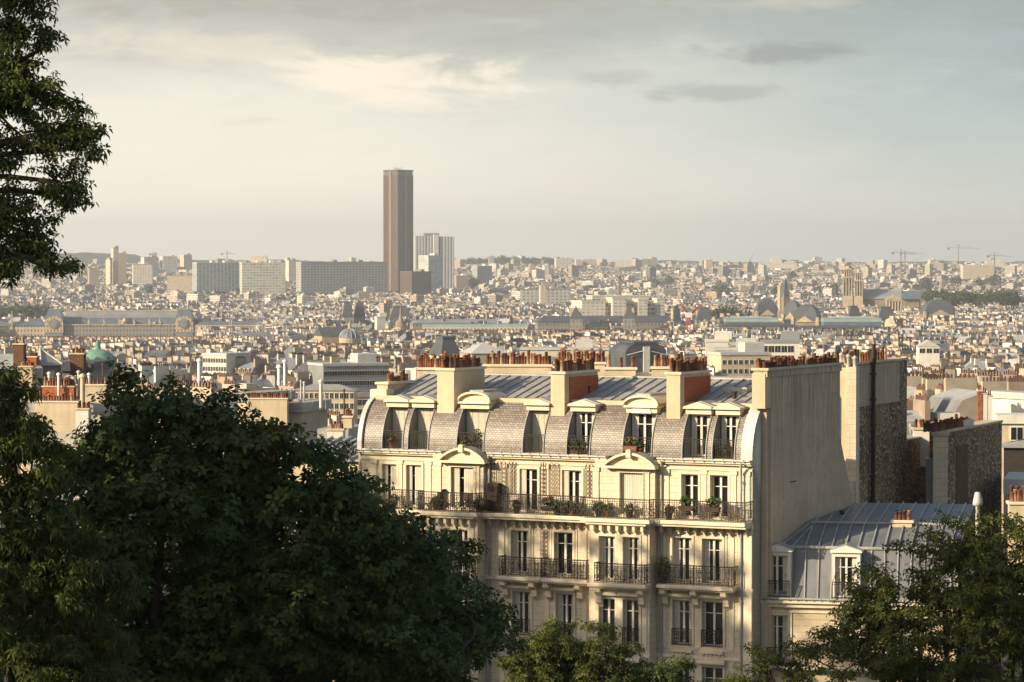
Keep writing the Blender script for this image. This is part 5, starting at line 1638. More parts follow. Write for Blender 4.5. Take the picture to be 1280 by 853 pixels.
def chimney_stack(parent, u0, u1, v0, v1, z0, z1, m, pots=10, rows=1, side=None, kinds=(0, 0, 1, 2), cap=.09, name='chimney', along='v', pot_range=None):
    b_ = part(name, MB().cham(u0, u1, v0, v1, z0, z1, .02), m, parent)
    part('capping', MB().cham(u0-cap, u1+cap, v0-cap, v1+cap, z1+.002, z1+.13, .03), 'stone_trim' if m in ('stone', 'stone_trim', 'render_cream') else 'render_cream', b_)
    if side:
        part('brick_flank', MB().box(u1+.003, u1+.06, v0+.55, v1-.05, z1-1.45, z1-.16), side, b_)
    lo, hi_ = pot_range or ((v0, v1) if along == 'v' else (u0, u1))
    for r_ in range(rows):
        for i in range(pots):
            t_ = lo+.18+(hi_-lo-.36)*i/max(1, pots-1)+random.uniform(-.03, .03)
            c_ = (u0+(u1-u0)*(r_+.5+.1)/(rows+.2)) if along == 'v' else (v0+(v1-v0)*(r_+.6)/(rows+.2))
            loc = (c_, t_, z1+.13) if along == 'v' else (t_, c_, z1+.13)
            k = random.choice(kinds)
            o = link('chimney_pot', random.choice(pot_mesh(k)), b_, loc, random.uniform(0, 6))
            s_ = random.uniform(.68, .85); o.scale = (s_, s_, s_*random.uniform(.75, 1.05))
    return b_
vf = .62
chimney_stack(house, fu(546.5, vf), fu(567.5, vf), vf, 4.1, Z6+1.35, fz(463.5, fu(555), vf), 'render_cream', 13, 2, kinds=(0, 1, 1))
vf = .62
chimney_stack(house, fu(688.5, vf), fu(705.5, vf), vf, 4.6, Z6+1.35, fz(468, fu(700), vf), 'render_cream', 15, 2, 'brick', kinds=(0, 0, 1, 2, 3))
chimney_stack(house, fu(833, vf), fu(850, vf), vf, 4.4, Z6+1.35, fz(468.5, fu(840), vf), 'render_cream', 14, 2, 'brick', kinds=(0, 0, 1))
# low stack on the left end
vf = 2.0
chimney_stack(house, -.1, .55, vf, 5.0, ZM-.6, fz(488, .2, 3.0)+.35, 'render_cream', 7, 1, kinds=(2, 2, 0), pot_range=(2.6, 4.8))
part('shoulder_block', MB().cham(-.25, .75, 1.5, 2.3, ZM-.25, ZM+.42, .05), 'stone_trim', house)
# zinc coping strips that follow the mansard at both ends
for (x0, x1) in ((-.12, .14), (LEN-.6, LEN+.02)):
    cp = MB()
    for k in range(len(MC)-1):
        (v0, z0), (v1, z1) = MC[k], MC[k+1]
        cp.add([(x0, v0-.14, z0), (x1, v0-.14, z0), (x1, v1-.14, z1+.06), (x0, v1-.14, z1+.06), (x0, v0+.3, z0), (x1, v0+.3, z0), (x1, v1+.3, z1), (x0, v1+.3, z1)],
               [(0,1,2,3),(0,3,7,4),(1,5,6,2)])
    part('coping', cp, 'zinc_light', house)
# side walls filling under the curve at both ends, then the great bare gable wall on the right
for x0, x1, m_ in ((-.1, .12, 'render_cream'), (LEN-.58, LEN, 'render_white')):
    g = MB(); g.prism([(-.0, ZG), (0, Z6)]+[(v, z) for v, z in MC]+[(DEPTH, ZM), (DEPTH, ZG)], x0, x1, 'x')
    part('end_wall', g, m_, house)
GT = fz(463.5, LEN, 1.3)
gw = MB()
v_a = 1.35
# outline on the gable plane, from the photograph's corners
def gv(px): # depth along the gable for a column
    ax, ay, _ = ray(px, 550); t = ax/ay
    gu = LEN+.02
    return (A_ORG.x+ca*gu-t*(A_ORG.y+sa*gu))/(t*ca+sa)
def gzz(py, v):
    return at(640, py, A_ORG.y+sa*LEN+ca*v).z
vt_ = gv(1041); vb_ = gv(1060)
prof = [(v_a, ZG), (v_a, GT), (vt_, GT), (vt_, gzz(545, vt_)), (vb_, gzz(642, vb_)), (vb_, ZG)]
gw.prism(prof, LEN+.003, LEN+.42, 'x')
part('gable_wall', gw, 'gable_render', house, label='tall bare stained gable wall')
part('gable_edge', MB().cham(LEN-.3, LEN+.40, v_a-.75, v_a-.003, ZM-.1, GT-.1, .04), 'render_cream', house)
part('dark_strip', MB().box(LEN+.02, LEN+.3, v_a-.3, v_a-.01, ZG, ZM-.12), 'gable_render', house)
chimney_stack(house, LEN-.25, LEN+.50, v_a-.7, vt_+.05, GT-.3, GT+.02, 'gable_render', 30, 2, kinds=(2, 2, 0))
rr = MB()
for z_ in np.arange(gzz(640, vb_), gzz(545, vt_), .5): rr.box(LEN+.42, LEN+.47, 0, .05, z_, z_+.05) if False else None
part('vent_slot', MB().box(LEN+.42, LEN+.45, gv(979), gv(986), gzz(606, 2), gzz(604.5, 2)), 'iron', house)
# drain pipes on the facade
dp = MB()
for u, v in ((S[3][1]+.25, -.12), (LEN-.55, -.2), (S[1][1]+.2, -.1)):
    dp.cyl((u, v, ZG), (u, v, Z6-.7), .065, n=7); dp.cyl((u, v, Z6-.7), (u+.1, v-.25, Z6-.1), .065, n=7)
    for z_ in np.arange(ZG+1, Z6, 2.0): dp.cyl((u, v, z_), (u, v, z_+.1), .09, n=7)
part('drain_pipe', dp, 'zinc', house)
# wall trellises with scrolls on the top floor
def trellis(px0, px1, z0, z1, v=-.10):
    a, b = fu(px0, v), fu(px1, v); m = MB()
    for x in (a, (a+b)/2, b): m.cyl((x, v, z0), (x, v, z1), .016, n=4, cap=False)
    for k in range(int((z1-z0)/.22)+1):
        z = z0+k*.22
        m.cyl((a, v, z), (b, v, z), .009, n=3, cap=False)
        for c_ in ((a*.75+b*.25), (a*.25+b*.75)):
            prev = None
            for q in range(8):
                t = q/7*2*math.pi; p = (c_+.085*math.cos(t), v, z+.11+.085*math.sin(t))
                if prev: m.cyl(prev, p, .011, n=3, cap=False)
                prev = p
    return part('trellis', m, 'iron_rust', house)
for a, b in ((612, 618), (621, 632), (636, 645), (676, 682), (686, 699), (732, 741), (743, 752)):
    trellis(a, b, Z5+.9, Z6-.45)
trellis(676, 684, Z4+.9, Z5-.9)

# ---- things that stand on the balconies
def leafball(rad, n, leaf, seed, m='pot_leaves', name='foliage', flat=.8):
    v, f = scatter_tufts(n, rad, leaf, seed, flat)
    return npmesh(name, v, f, m)
fol = [leafball(.28, 160, .07, s_) for s_ in (1, 2, 3)]
fol_tall = [leafball(.25, 200, .07, s_, flat=2.0) for s_ in (4, 5)]
pet = {'pink': leafball(.22, 60, .05, 9, 'pink_petals', 'petals'), 'red': leafball(.22, 45, .05, 10, 'red_petals', 'petals')}
def world(u, v, z): return (A_ORG.x+ca*u-sa*v, A_ORG.y+sa*u+ca*v, z)
def pot_plant(label, px, v, z, kind='bush', petals=None, s_=1.0, box=False, grp='potted plants on the balconies and sills'):
    o = thing('potted_plant', label, 'potted plant', world(fu(px, v), v, z), A_ROT, grp)
    if box: part('planter', MB().frust(-.35, .35, -.12, .12, 0, -.4, .4, -.15, .15, .24), 'terracotta' if z > Z5+1.5 else 'dark_wood', o)
    else: part('pot', MB().lathe([(.13, 0), (.19, .3), (.21, .31), (.21, .36), (.17, .36), (.16, .3)], 12), random.choice(('terracotta', 'dark_wood', 'dark_wood')), o)
    f = link('foliage', random.choice(fol if kind == 'bush' else fol_tall), o, (0, 0, .5 if kind == 'bush' else .8)); f.scale = ((1.5 if box else 1)*s_, s_, s_)
    if petals:
        g = link('petals', pet[petals], o, (0, 0, .58)); g.scale = ((1.6 if box else 1)*s_, s_, s_)
    return o
zb = Z5-.02
pot_plant('bright pink geraniums on the long balcony, left of the middle window', 686, -.75, zb+.2, petals='pink', box=True, s_=1.1)
pot_plant('green box plant on the long balcony beside the pink geraniums', 697, -.75, zb, s_=1.2)
for i, (px, lab) in enumerate(((707, 'leafy shrub in a pot in front of the second tall top-floor window'), (716, 'round shrub behind the railing right of the middle window'), (724, 'taller shrub at the right jamb of the middle window'), (748, 'small potted bush at the start of the right projection'), (760, 'potted bush in front of the pediment bay shutter, left one'), (787, 'low potted bush in front of the closed shutter'), (470, 'potted bush at the left end of the long balcony'), (492, 'plant with rusty leaves between the two left shutters'), (545, 'potted bush left of the first pediment bay'), (646, 'dark plant in front of the open window left of centre'))):
    pot_plant(lab, px, -.7, zb, s_=random.uniform(.9, 1.25), petals='red' if i in (7,) else None)
pot_plant('red flowered pot right of the second pediment bay', 836, -.7, zb, petals='red')
pot_plant('planter of pale flowers on the rail right of the drain pipe', 858, -.9, zb+.5, box=True, petals=None)
pot_plant('long planter on the rail near the right end', 891, -.9, zb+.5, box=True)
pot_plant('yellow-green sapling in a pot on the lower right balcony', 829, -.45, Z4, kind='tall', s_=1.2)
pot_plant('terracotta planter with lush green plant on a dormer sill', 726, .35, Z6+.06, s_=1.05)
pot_plant('terracotta box on the same dormer sill as the lush plant', 715, .3, Z6+.02, box=True, s_=.7)
pot_plant('orange flower box on the pediment before the arched dormer', 788, -.1, Z6+.34, box=True, petals='red', s_=.8)
pot_plant('small green pot beside the flower box on the pediment', 800, .1, Z6+.12, s_=.9)
pot_plant('red potted flowers on the rightmost dormer sill', 909, .35, Z6+.06, petals='red', s_=.9)
pot_plant('small dark pot on the rightmost dormer sill', 897, .35, Z6+.06, s_=.7)
pot_plant('wild rusty plant behind the leftmost dormer railing', 490, .4, Z6+.06, petals='red', s_=1.1)
pot_plant('reddish plant in the left arched dormer', 582, .4, Z6+.06, petals='red', s_=1.2)
pot_plant('pale grassy plant in the left arched dormer', 597, .4, Z6+.06, kind='tall', s_=.8)
pot_plant('potted bush above the corner of the first projection', 600, -.9, zb, s_=1.4)
# folding chairs and a lounger at the left
def chair(label, px, rz):
    o = thing('garden_chair', label, 'chair', world(fu(px, -.6), -.6, zb), A_ROT+rz, 'garden chairs on the long balcony')
    part('seat', MB().cham(-.22, .22, -.22, .22, .42, .46, .01), 'dark_wood', o)
    part('backrest', MB().add([(-.22, .2, .5), (.22, .2, .5), (.22, .3, .95), (-.22, .3, .95), (-.22, .23, .5), (.22, .23, .5), (.22, .33, .95), (-.22, .33, .95)], [(0,1,2,3),(7,6,5,4),(0,3,7,4),(1,5,6,2),(3,2,6,7)]), 'dark_wood', o)
    for sx in (-.2, .2):
        for sy in (-.2, .2): part('leg', MB().cyl((sx, sy, 0), (sx, -sy*.6, .43), .018, n=5), 'dark_wood', o)
chair('dark folding chair left of the first pediment bay', 553, .6)
chair('dark folding chair in front of the first pediment bay', 577, -.5)
chair('dark folding chair at the right edge of the first bay', 592, .3)
o = thing('sun_lounger', 'tilted dark deck lounger leaning on the balcony wall at left', 'lounger', world(fu(540, -.5), -.5, zb), A_ROT)
part('frame', MB().add([(-.7,-.25,.25),(.1,-.25,.3),(.75,-.25,1.05),(.75,.25,1.05),(.1,.25,.3),(-.7,.25,.25),(-.7,-.25,.31),(.1,-.25,.36),(.75,-.25,1.11),(.75,.25,1.11),(.1,.25,.36),(-.7,.25,.31)],[(0,1,4,5),(1,2,3,4),(6,11,10,7),(7,10,9,8),(0,6,7,1),(1,7,8,2),(5,4,10,11),(4,3,9,10)]), 'dark_wood', o)
for x in (-.6, .55): part('leg', MB().box(x-.03, x+.03, -.24, .24, 0, .3 if x < 0 else .85), 'dark_wood', o)
o = thing('balcony_cupboard', 'dark brown cupboard standing against the wall beside the trellis', 'cupboard', world(fu(618, -.35), -.35, zb), A_ROT)
part('carcass', MB().cham(-.3, .3, -.2, .25, .06, 1.5, .03), 'dark_wood', o)
for s_ in (-1, 1): part('door', MB().box(s_*.15-.13, s_*.15+.13, -.225, -.203, .12, 1.42), 'dark_wood', o)
o = thing('round_basket', 'round dark basket hanging at the step of the long balcony', 'basket', world(fu(606, -1.2), -1.2, zb+.1), A_ROT)
part('bowl', MB().lathe([(.1, .1), (.22, .15), (.30, .35), (.27, .55), (.2, .6), (.12, .5)], 14), 'iron', o)
part('rim', MB().lathe([(.26, .54), (.29, .56), (.26, .6)], 14), 'iron', o)
# ------------------------------------------------------------ neighbouring roofs behind and beside the main house
def frame(Yp, px, rot=A_ROT):
    return (xat(px, Yp), Yp, 0.0), rot
# low chimney walls rising behind the main ridge; local x follows the picture plane
def wall_stack(label, px0, px1, ptop, pbot, Y, m, pots, rot=-.08, th=1.0, kinds=(0, 1, 1), side=None, rows=1, sink=3.0, name='chimney_wall'):
    zt, zb_ = zat(ptop, Y), zat(pbot, Y)-sink
    W = M_(px1-px0, Y)
    o = thing(name, label, 'chimney', (xat((px0+px1)/2, Y), Y, 0), rot, 'chimney walls behind the main ridge')
    chimney_stack(o, -W/2, W/2, -th/2, th/2, zb_, zt, m, pots, rows, along='u', kinds=kinds, name='stack')
    return o
wall_stack('cream chimney block behind the left end of the main roof, skylight beside it', 521, 561, 462, 478, 176, 'render_cream', 12, th=1.6, rows=2, kinds=(0, 1, 1, 3))
wall_stack('long cream chimney wall between the first two tall chimneys', 606, 690, 458, 472, 180, 'render_cream', 22, th=1.5, rows=2, kinds=(0, 1, 0))
wall_stack('low cream chimney wall behind the brick-sided middle chimney', 695, 757, 455, 470, 184, 'render_cream', 16, th=1.5, rows=2, kinds=(0, 1, 1, 3))
wall_stack('short cream wall with two small pots above the middle zinc roof', 757, 795, 462, 476, 178, 'render_cream', 3, kinds=(1,))
wall_stack('cream chimney block with a capped top left of the right tall chimney', 815, 836, 461, 478, 177, 'render_cream', 6, kinds=(0, 1), th=1.4)
wall_stack('row of pots behind the right tall chimney', 826, 886, 460, 474, 182, 'render_cream', 15, kinds=(0, 1, 0))
o = thing('roof_skylight', 'tilted white framed skylight beside the left chimney block', 'skylight', (xat(511, 174), 174, zat(478, 174)), -.1)
part('frame', MB().frust(-.38, .38, -.1, .5, -.5, -.22, .38, .2, .5, .78), 'white_paint', o)
part('pane', MB().add([(-.30, -.06, .0), (.02, -.06, .0), (.04, .16, .68), (-.18, .16, .68)], [(0, 1, 2, 3)]), 'pane_sky', o)
o = thing('painted_sign_wall', 'low cream wall with faded red painted lettering above the zinc roof', 'wall', (xat(804, 178), 178, zat(476, 178)), -.05)
part('panel', MB().cham(-.60, .60, -.1, .1, -.6, .48, .02), 'render_white', o)
lt = MB()
rs = random.Random(4)
x = -.46
for wd, hh in ((.07, .17), (.06, .10), (.05, .10), (.03, .19), (.03, .19), (.06, .11), (.09, .10), (.07, .10), (.06, .10), (.04, .18), (.06, .10), (.06, .09)):
    if wd < .045: lt.box(x, x+.025, -.112, -.10, .2, .2+hh)
    else:
        lt.box(x, x+.018, -.112, -.10, .2, .2+hh); lt.box(x+wd-.02, x+wd-.002, -.112, -.10, .2, .2+hh); lt.box(x+.018, x+wd-.02, -.112, -.10, .2+hh*(.8 if wd > .055 else .4), .22+hh*(.8 if wd > .055 else .4))
    x += wd+.018
part('painted_lettering', lt, 'red_paint', o)
# rear zinc roof seen between stacks
root = thing('rear_building', 'grey zinc roof of the house standing behind the main ridge', 'house', (xat(720, 176), 176, 0), -.12)
zt = zat(472, 178)
part('wall', MB().box(-10.5, 11.5, 0, 10, 45, zt-1.2), 'render_cream', root)
part('roof', MB().prism([(-.2, zt-1.2), (10.2, zt-1.2), (5, zt)], -10.6, 11.6, 'x'), 'zinc', root)

# party walls to the right
G2 = 'bare party walls right of the main gable'
def party(label, px0, px1, ptop, pbot, Y0, Y1, m, front=None, front_px=None, pots=0, rows=2, sink=14, prange=None, kinds=(0, 0, 1)):
    """wall seen obliquely: near end at px0/Y0, far end at px1/Y1"""
    a = Vector((xat(px0, Y0), Y0, 0)); b = Vector((xat(px1, Y1), Y1, 0)); d = b-a
    ang = math.atan2(d.y, d.x)
    o = thing('party_wall', label, 'party wall', (a.x, a.y, 0), ang, G2)
    zt, zb_ = zat(ptop, Y0), zat(pbot, Y1)-sink
    th = 1.1
    if pots:
        chimney_stack(o, 0, d.length, 0, th, zb_, zt, m, pots, rows, along='u', kinds=kinds, name='wall', pot_range=prange, cap=.06)
    else:
        w_ = part('wall', MB().cham(0, d.length, 0, th, zb_, zt, .03), m, o)
        part('coping', MB().cham(-.05, d.length+.05, -.05, th+.05, zt+.002, zt+.1, .03), 'zinc', w_)
    return o, a, b, ang, zt, zb_
o, a, b, ang, zt, zb_ = party('tall rubble and render chimney wall with a black flue pipe', 1067, 1134, 457, 640, 176, 186, 'rubble', pots=17, rows=2, prange=(-.9, 7.5))
o['label'] = 'tall rubble party wall carrying the black flue pipe and bright pots'
part('render_top', MB().box(.02, 9.2, -.03, -.004, zat(508, 178), zt-.05), 'gable_render', o)
fp = part('flue_pipe', MB().cyl((3.2, -.22, zb_), (3.2, -.22, zat(430, 179)), .13, n=10).cyl((3.2, -.22, zat(455, 179)), (3.2, -.22, zat(440, 179)), .17, n=10), 'iron', o)
for k in range(6):
    zz = zat(630-k*32, 178); part('pipe_collar', MB().cyl((3.2, -.22, zz), (3.2, -.22, zz+.12), .18, n=10), 'iron', fp)
o2 = thing('chimney_breast', 'cream rendered end face with stepped edge left of the tall rubble wall', 'chimney', (xat(1044, 175), 175, 0), -.2, None)
w1 = M_(27, 175)
part('stack', MB().cham(0, w1*.55, -.0, 1.8, zat(650, 175)-6, zat(460, 175), .03), 'render_cream', o2)
part('pier', MB().cham(w1*.55+.003, w1, -.35, 1.8, zat(640, 175)-6, zat(459, 175), .03), 'stone', o2)
part('stepped_base', MB().prism([(w1*.1, zat(640, 175)-3), (w1*.1, zat(600, 175)), (w1*.9, zat(600, 175)), (w1*1.2, zat(640, 175)-3)], -.6, -.36, 'y'), 'stone', o2)
for i in range(3):
    part('metal_cowl', MB().lathe([(.12, zat(460, 175)), (.12, zat(445+i*2, 175)), (.2, zat(444+i*2, 175)), (.03, zat(441+i*2, 175))], 9, .3+i*.38, .6), 'zinc_light', o2)
o, a, b, ang, zt, zb_ = party('lower rubble wall joined right of the flue pipe wall', 1128, 1166, 552, 640, 186, 192, 'rubble')
o, a, b, ang, zt, zb_ = party('brown rubble chimney wall with a brick panel at the right', 1185, 1253, 541, 640, 184, 196, 'rubble', pots=15, rows=2, prange=(-2.2, 6.3))
part('brick_panel', MB().box(2.0, 4.6, -.03, -.004, zat(640, 188), zt-.9), 'brick_brown', o, label='dark brick panel in the rubble wall')
part('capping_stone', MB().box(4.7, 5.9, -.05, 1.15, zt+.14, zt+.5), 'render_white', o)
o3 = thing('chimney_breast', 'ochre plastered end pier with a bluish shaded strip, left of the brick panel wall', 'chimney', (xat(1167, 183), 183, 0), -.15)
part('pier', MB().cham(0, M_(18, 183), 0, 1.6, zat(645, 183)-5, zat(545, 183), .03), 'stone', o3)
part('capping', MB().cham(-.1, M_(18, 183)+.1, -.1, 1.7, zat(545, 183)+.002, zat(541, 183), .03), 'render_cream', o3)
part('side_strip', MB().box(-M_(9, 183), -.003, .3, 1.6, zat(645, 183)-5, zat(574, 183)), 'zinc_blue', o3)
wall_stack('low sunlit row of chimney pots left of the brick panel wall', 1142, 1186, 537, 552, 190, 'render_white', 10, kinds=(0, 0, 2), sink=1.5, rows=2)

# white block and dark attic at the right edge
r_, a, b, h, H = simple('white_tenement', 'grey-white tenement with bright left face at the right edge', 'tenement', 1232, 1300, 497, 560, 420, 'render_white', 'zinc_light', 9, R(30), group=None)
wins(r_, a, b, h, 2, 2, 1.0, 1.15, h-2.2, -2.6, x0=-a*.6, x1=a*.7)
for k, px in enumerate((1225, 1231, 1237)):
    wall_stack(('orange', 'bright white', 'cream white')[k]+' sunlit flue slab beside the grey-white tenement', px-2.8, px+2.8, 489+k*3, 540, 418, ('terracotta', 'far_white', 'render_white')[k], 2, th=3.0, sink=4)
r_, a, b, h, H = simple('roof_annex', 'cream low attic with a twin window below the grey-white tenement', 'house', 1246, 1300, 528, 552, 330, 'render_cream', 'render_white', 5, R(-5))
wins(r_, a, b, h, 1, 1, 1.2, 1.3, h-1.7, 0, x0=-a*.4, x1=a*.1)
r_, a, b, h, H = simple('zinc_roofed_house', 'house with seamed zinc roof and dark glazing at the far right edge', 'house', 1250, 1320, 548, 600, 250, 'iron', 'zinc', 5, R(-12), 'hip', 9)
r_, a, b, h, H = simple('small_house', 'pale low house behind the right-hand tree', 'house', 1252, 1300, 612, 660, 190, 'render_cream', 'zinc_light', 6, R(-12))
wall_stack('cream chimney with tilted orange pots at the far right edge', 1262, 1292, 630, 650, 150, 'render_cream', 7, rows=2, kinds=(0, 1), sink=4)
o = thing('vent_pipe', 'pale metal roof vent with conical cap rising out of the right tree', 'vent', (xat(1223, 140), 140, zat(700, 140)), 0)
u = 140/F
part('pipe', MB().cyl((0, 0, 0), (0, 0, 68*u), .10, n=12), 'zinc', o)
part('cap', MB().lathe([(.17, 68*u), (.23, 69*u), (.22, 73*u), (.13, 84*u), (.10, 85*u)], 14), 'zinc_light', o)

# ------------------------------------------------------------ the low annex with the blue-grey mansard
ann = thing('annex_house', 'low house with blue-grey zinc mansard and two white dormers beside the big gable', 'house', (xat(928, 156.5), 156.5, 0), R(-12))
AO = Vector((xat(928, 156.5), 156.5, 0)); AR = R(-12)
def au(px, v=0.0, py=700):
    ax, ay, _ = ray(px, py); t = ax/ay; c_, s_ = math.cos(AR), math.sin(AR)
    ox = AO.x-s_*v; oy = AO.y+c_*v
    return (t*oy-ox)/(c_-t*s_)
def az_(py, px=928, v=0.0): return at(640, py, AO.y+math.sin(AR)*au(px)+math.cos(AR)*v).z
g = az_(747); W_ = au(1200)
zbk = g+2.5; zrf = zbk+.95
aw = MB()
aw_holes = [(au(957), au(985), g-3.1, g-.85), (au(1050), au(1076), g-3.1, g-.85), (au(1110), au(1136), g-3.1, g-.85)]
holed_wall(aw, 0, W_, 46, g-.2, 0, aw_holes, back=9)
part('wall', aw, 'render_cream', ann)
for h_ in aw_holes:
    put_window(ann, h_[0]+.02, .22, h_[2]+.02, h_[1]-h_[0]-.04, h_[3]-h_[2]-.04, True)
    e = MB(); e.box(h_[0]-.2, h_[0]-.004, -.06, .02, h_[2], h_[3]+.2); e.box(h_[1]+.004, h_[1]+.2, -.06, .02, h_[2], h_[3]+.2); e.box(h_[0]-.004, h_[1]+.004, -.06, .02, h_[3]+.004, h_[3]+.2)
    part('architrave', e, 'stone_trim', ann)
qb = MB()
for k in range(9):
    z_ = g-.75-k*.32
    qb.box(.12, au(951), -.04, .02, z_-.28, z_); qb.box(au(992), au(1043), -.03, .02, z_-.28, z_)
part('rusticated_bands', qb, 'render_cream', ann)
cn = MB(); cn.cham(-.1, W_, -.42, .3, g-.2, g-.02, .05); cn.box(-.05, W_, -.25, .05, g-.42, g-.2); cn.box(0, W_, -.1, .03, g-.7, g-.6)
part('cornice', cn, 'stone_trim', ann)
gu_ = MB(); gu_.box(-.1, W_, -.4, .2, g-.015, g+.05); gu_.cyl((-.1, -.46, g+.03), (W_, -.46, g+.03), .06, n=7)
for i in range(int(W_/.4)): gu_.box(i*.4, i*.4+.03, -.52, -.3, g-.05, g+.10)
part('gutter', gu_, 'zinc', ann)
railing(ann, [(0, -.35), (au(1010), -.35)], g-3.35, .9, step=.12, name='balcony_railing')
part('balcony', MB().cham(0, W_, -.55, .05, g-3.5, g-3.36, .03), 'stone_trim', ann)
mr_ = MB(); mr_.quad((.3, .1, g+.02), (W_, .1, g+.02), (W_, .75, zbk), (1.5, .75, zbk)); mr_.add([(.3, .1, g+.02), (1.5, .75, zbk), (-.2, 6, zbk), (-.4, 6, g)], [(0, 1, 2, 3)])
mr_.quad((0, .12, g+.02), (.32, .12, g+.02), (1.5, .76, zbk), (-.1, 1.5, zbk))
part('mansard_roof', mr_, 'zinc_blue', ann)
sm_ = MB()
for i in range(int(W_/.66)):
    x = .5+i*.66; xt = max(x, 1.5) if i < 2 else x
    sm_.add([(x-.03, .1, g), (x+.03, .1, g), (x+.03, .02, g), (x-.03, .02, g), (xt-.03, .75, zbk), (xt+.03, .75, zbk), (xt+.03, .67, zbk), (xt-.03, .67, zbk)], [(0,4,7,3),(1,2,6,5),(3,7,6,2)])
sm_.cyl((1.4, .72, zbk+.02), (W_, .72, zbk+.02), .09, n=8)
part('mansard_seams', sm_, 'zinc', ann)
up = MB(); v1 = 4.2
up.quad((1.4, .7, zbk), (W_, .7, zbk), (W_, v1, zrf), (3.0, v1, zrf)); up.quad((3.0, v1, zrf), (W_, v1, zrf), (W_, 12, zrf+.5), (3.0, 12, zrf+.5))
up.quad((1.4, .7, zbk), (3.0, v1, zrf), (2.6, 12, zrf+.5), (-.6, 8, zbk))
part('zinc_roof', up, 'zinc_blue', ann)
s2 = MB()
for i in range(int((W_-1.6)/.66)):
    x = 1.8+i*.66; x2 = x+.0 if x > 3 else 3.0+(x-1.8)*.3
    s2.add([(x-.035, .7, zbk), (x+.035, .7, zbk), (x+.035, .7, zbk+.09), (x-.035, .7, zbk+.09), (x2-.035, v1, zrf), (x2+.035, v1, zrf), (x2+.035, v1, zrf+.09), (x2-.035, v1, zrf+.09)], [(0,1,2,3),(0,3,7,4),(1,5,6,2),(3,2,6,7)])
    s2.add([(x2-.035, v1, zrf), (x2+.035, v1, zrf), (x2+.035, v1, zrf+.09), (x2-.035, v1, zrf+.09), (x2-.035, 12, zrf+.5), (x2+.035, 12, zrf+.5), (x2+.035, 12, zrf+.59), (x2-.035, 12, zrf+.59)], [(0,3,7,4),(1,5,6,2),(3,2,6,7)])
s2.cyl((3.0, v1, zrf+.05), (W_, v1, zrf+.05), .08, n=7)
part('roof_seams', s2, 'zinc', ann)
for px0, px1, lab in ((958, 985, 'left white dormer'), (1044, 1072, 'right white dormer')):
    a, b = au(px0, .1), au(px1, .1)
    d = MB()
    e = .14; zt_ = g+2.15
    d.box(a-e, a, -.02, 1.0, g+.1, zt_); d.box(b, b+e, -.02, 1.0, g+.1, zt_); d.box(a-e, b+e, -.02, 1.0, zt_, zt_+.2)
    d.cham(a-e-.1, b+e+.1, -.14, 1.0, zt_+.2, zt_+.3, .03); d.prism([(a-e-.1, zt_+.3), (b+e+.1, zt_+.3), ((a+b)/2, zt_+.56)], -.12, 1.6, 'y')
    dm = part('dormer', d, 'white_paint', ann)
    put_window(dm, a, .12, g+.1, b-a, zt_-g-.1, True)
    railing(dm, [(a-.1, -.25), (b+.1, -.25)], g+.05, .85, step=.10, scroll=False)
    part('lead_cover', MB().prism([(a-e-.14, zt_+.31), (b+e+.14, zt_+.31), ((a+b)/2, zt_+.60)], -.02, 1.65, 'y'), 'zinc', dm)
# roof furniture of the annex
o = thing('roof_chimney', 'small square chimney with four orange pots on the annex roof', 'chimney', (xat(1129, 159), 159, 0), R(-12))
chimney_stack(o, -.5, .5, -.35, .35, zat(690, 159), zat(653, 159), 'render_cream', 4, 2, along='u', kinds=(0, 2), name='stack')
o = thing('roof_plant', 'bushy plant growing beside the small annex chimney', 'shrub', tuple(at(1145, 662, 161)), 0)
f = link('foliage', fol[0], o); f.scale = (2.2, 2.2, 1.8)
o = thing('roof_flue', 'short dark flue with collar on the dark part of the annex roof', 'flue', (xat(1053, 163), 163, zat(656, 163)), 0)
part('pipe', MB().cyl((0, 0, 0), (0, 0, .75), .13, n=10), 'iron', o); part('collar', MB().cyl((0, 0, .35), (0, 0, .45), .26, n=10), 'iron', o)
# roof tiles strip between the gable and the annex
part('valley_roof', MB().add([(-.5, 1.2, zbk-.4), (2.6, .9, zbk-.02), (5.2, 9.5, zrf+.35), (-.2, 9.5, zrf+.1)], [(0, 1, 2, 3)]), 'zinc_blue', ann)
part('end_wall', MB().box(W_-.2, W_, .2, 12, 46, zbk), 'render_cream', ann)

# ------------------------------------------------------------ rooftops at the left
G3 = 'chimney pots of the left rooftops'
r_, a, b, h, H = simple('old_roof_house', 'brown-grey hipped roof with pale ridges at the upper left', 'house', 22, 78, 436, 500, 300, 'far_stone_dark', 'zinc', 4, R(38), 'pyramid', 20, phrase='the brown hipped roof at the left')
rg = MB(); rg.cyl((0, 0, H+.05), (a, -b-.3, h+.1), .12, n=5); rg.cyl((0, 0, H+.05), (-a, -b-.3, h+.1), .12, n=5)
part('ridge_caps', rg, 'zinc_light', r_)
part('window', MB().box(-a*.3, a*.35, -b-.06, -b+.05, h-2.3, h-.5), 'curtain', r_)
r_, a, b, h, H = simple('old_roof_house', 'dark slate pitched roof right of the brown hipped roof', 'house', 66, 128, 450, 500, 309, 'far_stone_dark', 'slate', 6, R(-12), 'gable', 14)
r_, a, b, h, H = simple('old_roof_house', 'light zinc seamed roof at the far left, half hidden by leaves', 'house', -10, 36, 442, 500, 304, 'render_cream', 'zinc_light', 4, R(20), 'gable', 22)
r_, a, b, h, H = simple('gable_block', 'pale rendered gable block below the hipped roof', 'house', 18, 56, 470, 540, 290, 'gable_render', 'zinc', 7, R(10))
